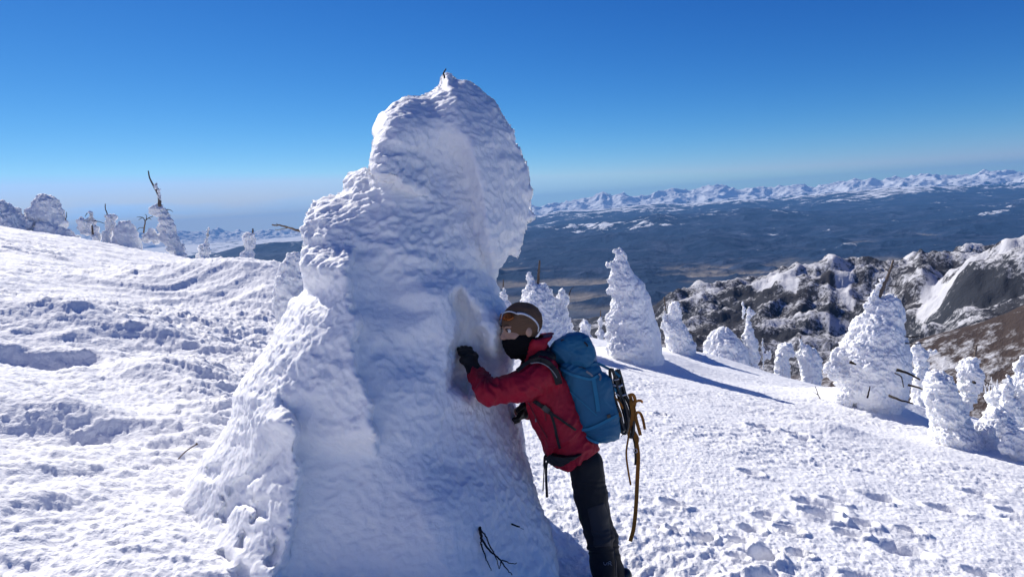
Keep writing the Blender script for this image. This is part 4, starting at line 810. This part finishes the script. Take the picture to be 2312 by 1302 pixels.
    rib('belt_tail', crv([P(1240, 1040, 3.6), P(1234, 1048, 3.6), P(1233, 1075, 3.6), P(1235, 1122, 3.6)]), 6, M_black, bp)
    rib('belt_tail', crv([P(1240, 1032, 3.62), P(1231, 1029, 3.62), P(1229, 1050, 3.62), P(1226, 1108, 3.62)]), [6] * 13 + [2.5] * 6, M_black, bp)
    for pts, w_ in (([(1340, 853), (1344, 880), (1348, 905), (1351, 928)], 9), ([(1266, 832), (1290, 845), (1316, 852), (1334, 856), (1350, 848)], 6), ([(1298, 963), (1318, 970), (1345, 962), (1372, 948), (1396, 936)], 7), ([(1298, 964), (1314, 980), (1334, 993), (1352, 1000)], 6)):
        rib('compression_strap', on(bV, pts, .005), w_, M_blue2, bp)
    rib('cord', on(lV, [(1256, 826), (1285, 832), (1312, 828), (1330, 838)], .004), 1.6, M_black, bp)
    rib('reflective_strip', on(bV, [(1287, 884), (1306, 900), (1328, 920), (1348, 938)], .003), 2.2, M_blue2, bp, .0006)
    for i in range(3): rib('ladder_lock', on(lV, [(1266 + i * 5, 828 + i), (1267 + i * 5, 838 + i)], .008, 3), 2, M_grey, bp)
    rib('ladder_lock', on(lV, [(1264, 829), (1280, 832)], .008), 1.8, M_grey, bp)
    for q in ([(1324, 838), (1333, 844), (1338, 849)], [(1352, 843), (1357, 850), (1354, 858)]): rib('side_buckle', on(bV, q, .012, 3), 4, M_grey, bp, .002)
    rib('side_buckle', on(bV, [(1371, 940), (1378, 938)], .010, 3), 8, M_plast, bp, .003)
    rib('hole_patch', on(lV, [(1266, 769), (1273, 766)], .004, 3), 3, M_black, bp); rib('hole_patch', on(lV, [(1319, 772), (1324, 776), (1327, 782)], .004, 3), 3.5, M_black, bp)  # small black patches standing in for the dark holes in the lid
    rib('gear_strap', crv([P(1350, 820, 3.66), P(1370, 830, 3.67), P(1390, 841, 3.68), P(1400, 850, 3.68)]), 6, M_blue2, bp)
    rib('gear_strap', crv([P(1376, 868, 3.64), P(1388, 880, 3.64), P(1400, 878, 3.66)]), 9, M_blue2, bp)
    # ---- gear hung on the pack
    cr = empty('climbing_gear', P(1405, 960, 3.7)); tag(cr, 'black looped metal-and-plastic climbing gear with dangling orange straps, hung behind the blue backpack', 'climbing gear')
    def loop(pts, Y, wd_, name='frame', m_=M_plast, flat=None):
        c = crv([P(q[0], q[1], Y) for q in pts], 6)
        if flat: rib(name, c, wd_, m_, cr, flat)
        else:
            V, FF = sweep([(c, wd_ / 2 * 3.7 / F)], 8); poly_obj(name, V, FF, m_, cr)
    loop([(1382, 832), (1388, 850), (1396, 880), (1408, 905), (1416, 935), (1418, 960), (1412, 978), (1402, 972), (1398, 950), (1394, 920), (1386, 890), (1380, 860), (1377, 838), (1382, 832)], 3.64, 7)
    loop([(1396, 834), (1403, 858), (1411, 890), (1422, 915), (1429, 945), (1430, 968), (1427, 985), (1420, 980), (1418, 950), (1409, 912), (1402, 885), (1395, 860), (1390, 842), (1396, 834)], 3.70, 9)
    loop([(1388, 838), (1398, 862), (1404, 892), (1413, 915), (1423, 945), (1424, 975), (1415, 972), (1410, 940), (1398, 900), (1388, 866), (1388, 838)], 3.78, 7)
    loop([(1392, 915), (1400, 935), (1404, 955), (1410, 972)], 3.62, 9, 'toe_bail', M_plast); loop([(1384, 868), (1396, 872), (1406, 868)], 3.64, 5, 'crossbar', M_metal); loop([(1390, 888), (1400, 893), (1414, 890)], 3.64, 4, 'crossbar', M_metal); loop([(1386, 858), (1398, 855)], 3.63, 3, 'crossbar', M_metal)
    loop([(1384, 935), (1394, 940), (1404, 950)], 3.62, 3, 'crossbar', M_metal); loop([(1402, 985), (1408, 978), (1412, 972)], 3.66, 1.8, 'cord', M_plast)
    O = [([(1366, 893), (1380, 894), (1392, 900), (1402, 912), (1406, 922)], 3.62, 4), ([(1392, 915), (1396, 928), (1402, 940)], 3.61, 7), ([(1421, 888), (1425, 902), (1431, 920), (1436, 945), (1446, 982)], 3.70, 8), ([(1418, 893), (1429, 891), (1434, 905), (1430, 925), (1433, 950)], 3.68, 8), ([(1433, 945), (1438, 931), (1446, 933), (1452, 948), (1456, 969)], 3.72, 6.5), ([(1428, 912), (1438, 905), (1446, 904), (1451, 908)], 3.68, 6),
         ([(1430, 930), (1428, 960), (1433, 985), (1438, 1005), (1441, 1032), (1439, 1080), (1436, 1141), (1431, 1190), (1423, 1221)], 3.69, 9.5), ([(1421, 955), (1419, 985), (1414, 1022), (1418, 1060), (1424, 1094)], 3.67, 4.5), ([(1433, 975), (1440, 990), (1436, 1010)], 3.72, 6), ([(1424, 905), (1428, 935), (1424, 960)], 3.66, 7)]
    for i, (pts, Y, w_) in enumerate(O):
        c = crv([P(q[0], q[1], Y + .012 * math.sin(j * 1.7 + i)) for j, q in enumerate(pts)], 6); rib('orange_strap', c, w_, M_orange, cr, .0015, ref=(.3, 1, .05))
    loop([(1428, 984), (1432, 1000), (1434, 1014), (1434, 1020)], 3.66, 3.5, 'black_tail', M_black, .001); loop([(1434, 1018), (1435, 1035), (1434, 1049)], 3.66, 5, 'black_tail', M_black, .001)
    loop([(1431, 1013), (1437, 1013), (1438, 1020), (1431, 1020), (1431, 1013)], 3.65, 1.8, 'buckle', M_metal)
build_person()

# ------------------------------------------------------------------ haze, sky, sun, camera
def build_haze():
    m = bpy.data.materials.new('haze_air'); m.use_nodes = True; nt = m.node_tree; nt.nodes.remove(nt.nodes['Principled BSDF'])
    v = nt.nodes.new('ShaderNodeVolumePrincipled'); v.inputs['Color'].default_value = (.20, .50, 1.0, 1); v.inputs['Density'].default_value = HAZE; v.inputs['Anisotropy'].default_value = 0.0
    nt.links.new(v.outputs[0], nt.nodes['Material Output'].inputs['Volume'])
    X = 78000; lo = FLOOR - 60; hi = 1500
    V = [(-X, -X, lo), (X, -X, lo), (X, X, lo), (-X, X, lo), (-X, -X, hi), (X, -X, hi), (X, X, hi), (-X, X, hi)]
    o = raw_mesh('haze', V, [(0, 3, 2, 1), (4, 5, 6, 7), (0, 1, 5, 4), (1, 2, 6, 5), (2, 3, 7, 6), (3, 0, 4, 7)], m, smooth=False); tag(o, kind='stuff', label='pale blue air haze over the valley')
HAZE = 1.5e-5
build_haze()
sc = bpy.context.scene
w = bpy.data.worlds.new('World'); sc.world = w; w.use_nodes = True; nt = w.node_tree; bg = nt.nodes['Background']
sky = nt.nodes.new('ShaderNodeTexSky'); sky.sky_type = 'NISHITA'; sky.sun_disc = False
sky.sun_elevation = R_(SUN_EL); sky.sun_rotation = R_(-SUN_AZ); sky.altitude = 3500; sky.air_density = 1.0; sky.dust_density = .3; sky.ozone_density = 10.0
# thin pinkish cloud veil low over the left horizon
tc = nt.nodes.new('ShaderNodeTexCoord'); mp = nt.nodes.new('ShaderNodeMapping'); mp.inputs['Scale'].default_value = (2.2, 2.2, 26); nz = nt.nodes.new('ShaderNodeTexNoise'); nz.inputs['Scale'].default_value = 1.6; nz.inputs['Detail'].default_value = 5; nz.inputs['Distortion'].default_value = .4
nt.links.new(tc.outputs['Generated'], mp.inputs['Vector']); nt.links.new(mp.outputs['Vector'], nz.inputs['Vector'])
sx = nt.nodes.new('ShaderNodeSeparateXYZ'); nt.links.new(tc.outputs['Generated'], sx.inputs[0])
def mr(src, a_, b_, c_=0, d_=1):
    q = nt.nodes.new('ShaderNodeMapRange'); q.interpolation_type = 'SMOOTHSTEP'
    for k_, v_ in zip(('From Min', 'From Max', 'To Min', 'To Max'), (a_, b_, c_, d_)): q.inputs[k_].default_value = v_
    nt.links.new(src, q.inputs['Value']); return q.outputs[0]
def ml(p, q):
    m_ = nt.nodes.new('ShaderNodeMath'); m_.operation = 'MULTIPLY'; nt.links.new(p, m_.inputs[0])
    if isinstance(q, float): m_.inputs[1].default_value = q
    else: nt.links.new(q, m_.inputs[1])
    return m_.outputs[0]
cl = ml(ml(mr(nz.outputs['Fac'], .26, .52), mr(sx.outputs['Z'], .075, .03)), ml(mr(sx.outputs['X'], -.10, -.38), .85))
mx = nt.nodes.new('ShaderNodeMix'); mx.data_type = 'RGBA'; mx.inputs['B'].default_value = (5.2, 5.7, 6.3, 1)
nt.links.new(cl, mx.inputs['Factor']); sp = nt.nodes.new('ShaderNodeSeparateColor'); cb = nt.nodes.new('ShaderNodeCombineColor'); nt.links.new(sky.outputs[0], sp.inputs[0])
for i_, (k_, g_, c_) in enumerate(((.26, 2.55, 2.85), (.355, 1.64, 5.5), (.79, 1.0, 12.))):     # deeper, clearer blue than the model's default grading
    a_ = nt.nodes.new('ShaderNodeMath'); a_.operation = 'MINIMUM'; a_.inputs[1].default_value = c_; b_ = nt.nodes.new('ShaderNodeMath'); b_.operation = 'POWER'; b_.inputs[1].default_value = g_
    nt.links.new(sp.outputs[i_], a_.inputs[0]); nt.links.new(a_.outputs[0], b_.inputs[0]); nt.links.new(ml(b_.outputs[0], k_), cb.inputs[i_])
nt.links.new(cb.outputs[0], mx.inputs['A']); nt.links.new(mx.outputs['Result'], bg.inputs['Color'])
bg.inputs['Strength'].default_value = .1
sd = np.array([-math.sin(R_(SUN_AZ)) * math.cos(R_(SUN_EL)), math.cos(R_(SUN_AZ)) * math.cos(R_(SUN_EL)), math.sin(R_(SUN_EL))])
from mathutils import Vector, Matrix
l = bpy.data.lights.new('sun', 'SUN'); l.energy = 4.4; l.angle = R_(.5); l.color = (1, .95, .88); lo = bpy.data.objects.new('sun', l); COL.objects.link(lo)
lo.rotation_euler = Vector(sd).to_track_quat('Z', 'Y').to_euler()
cd = bpy.data.cameras.new('camera'); cam = bpy.data.objects.new('camera', cd); COL.objects.link(cam); sc.camera = cam
cd.sensor_width = 36; cd.lens = 36 * F / W; cd.clip_start = .05; cd.clip_end = 250000
cam.matrix_world = Matrix([[*map(float, RC[i]), 0] for i in range(3)] + [[0, 0, 0, 1]])
vs = sc.view_settings; vs.view_transform = 'Standard'; vs.look = 'None'; vs.exposure = .38; vs.gamma = 1
sc.cycles.max_bounces = 12; sc.cycles.diffuse_bounces = 9; sc.cycles.volume_bounces = 0; sc.cycles.use_denoising = True
sc.cycles.use_adaptive_sampling = True
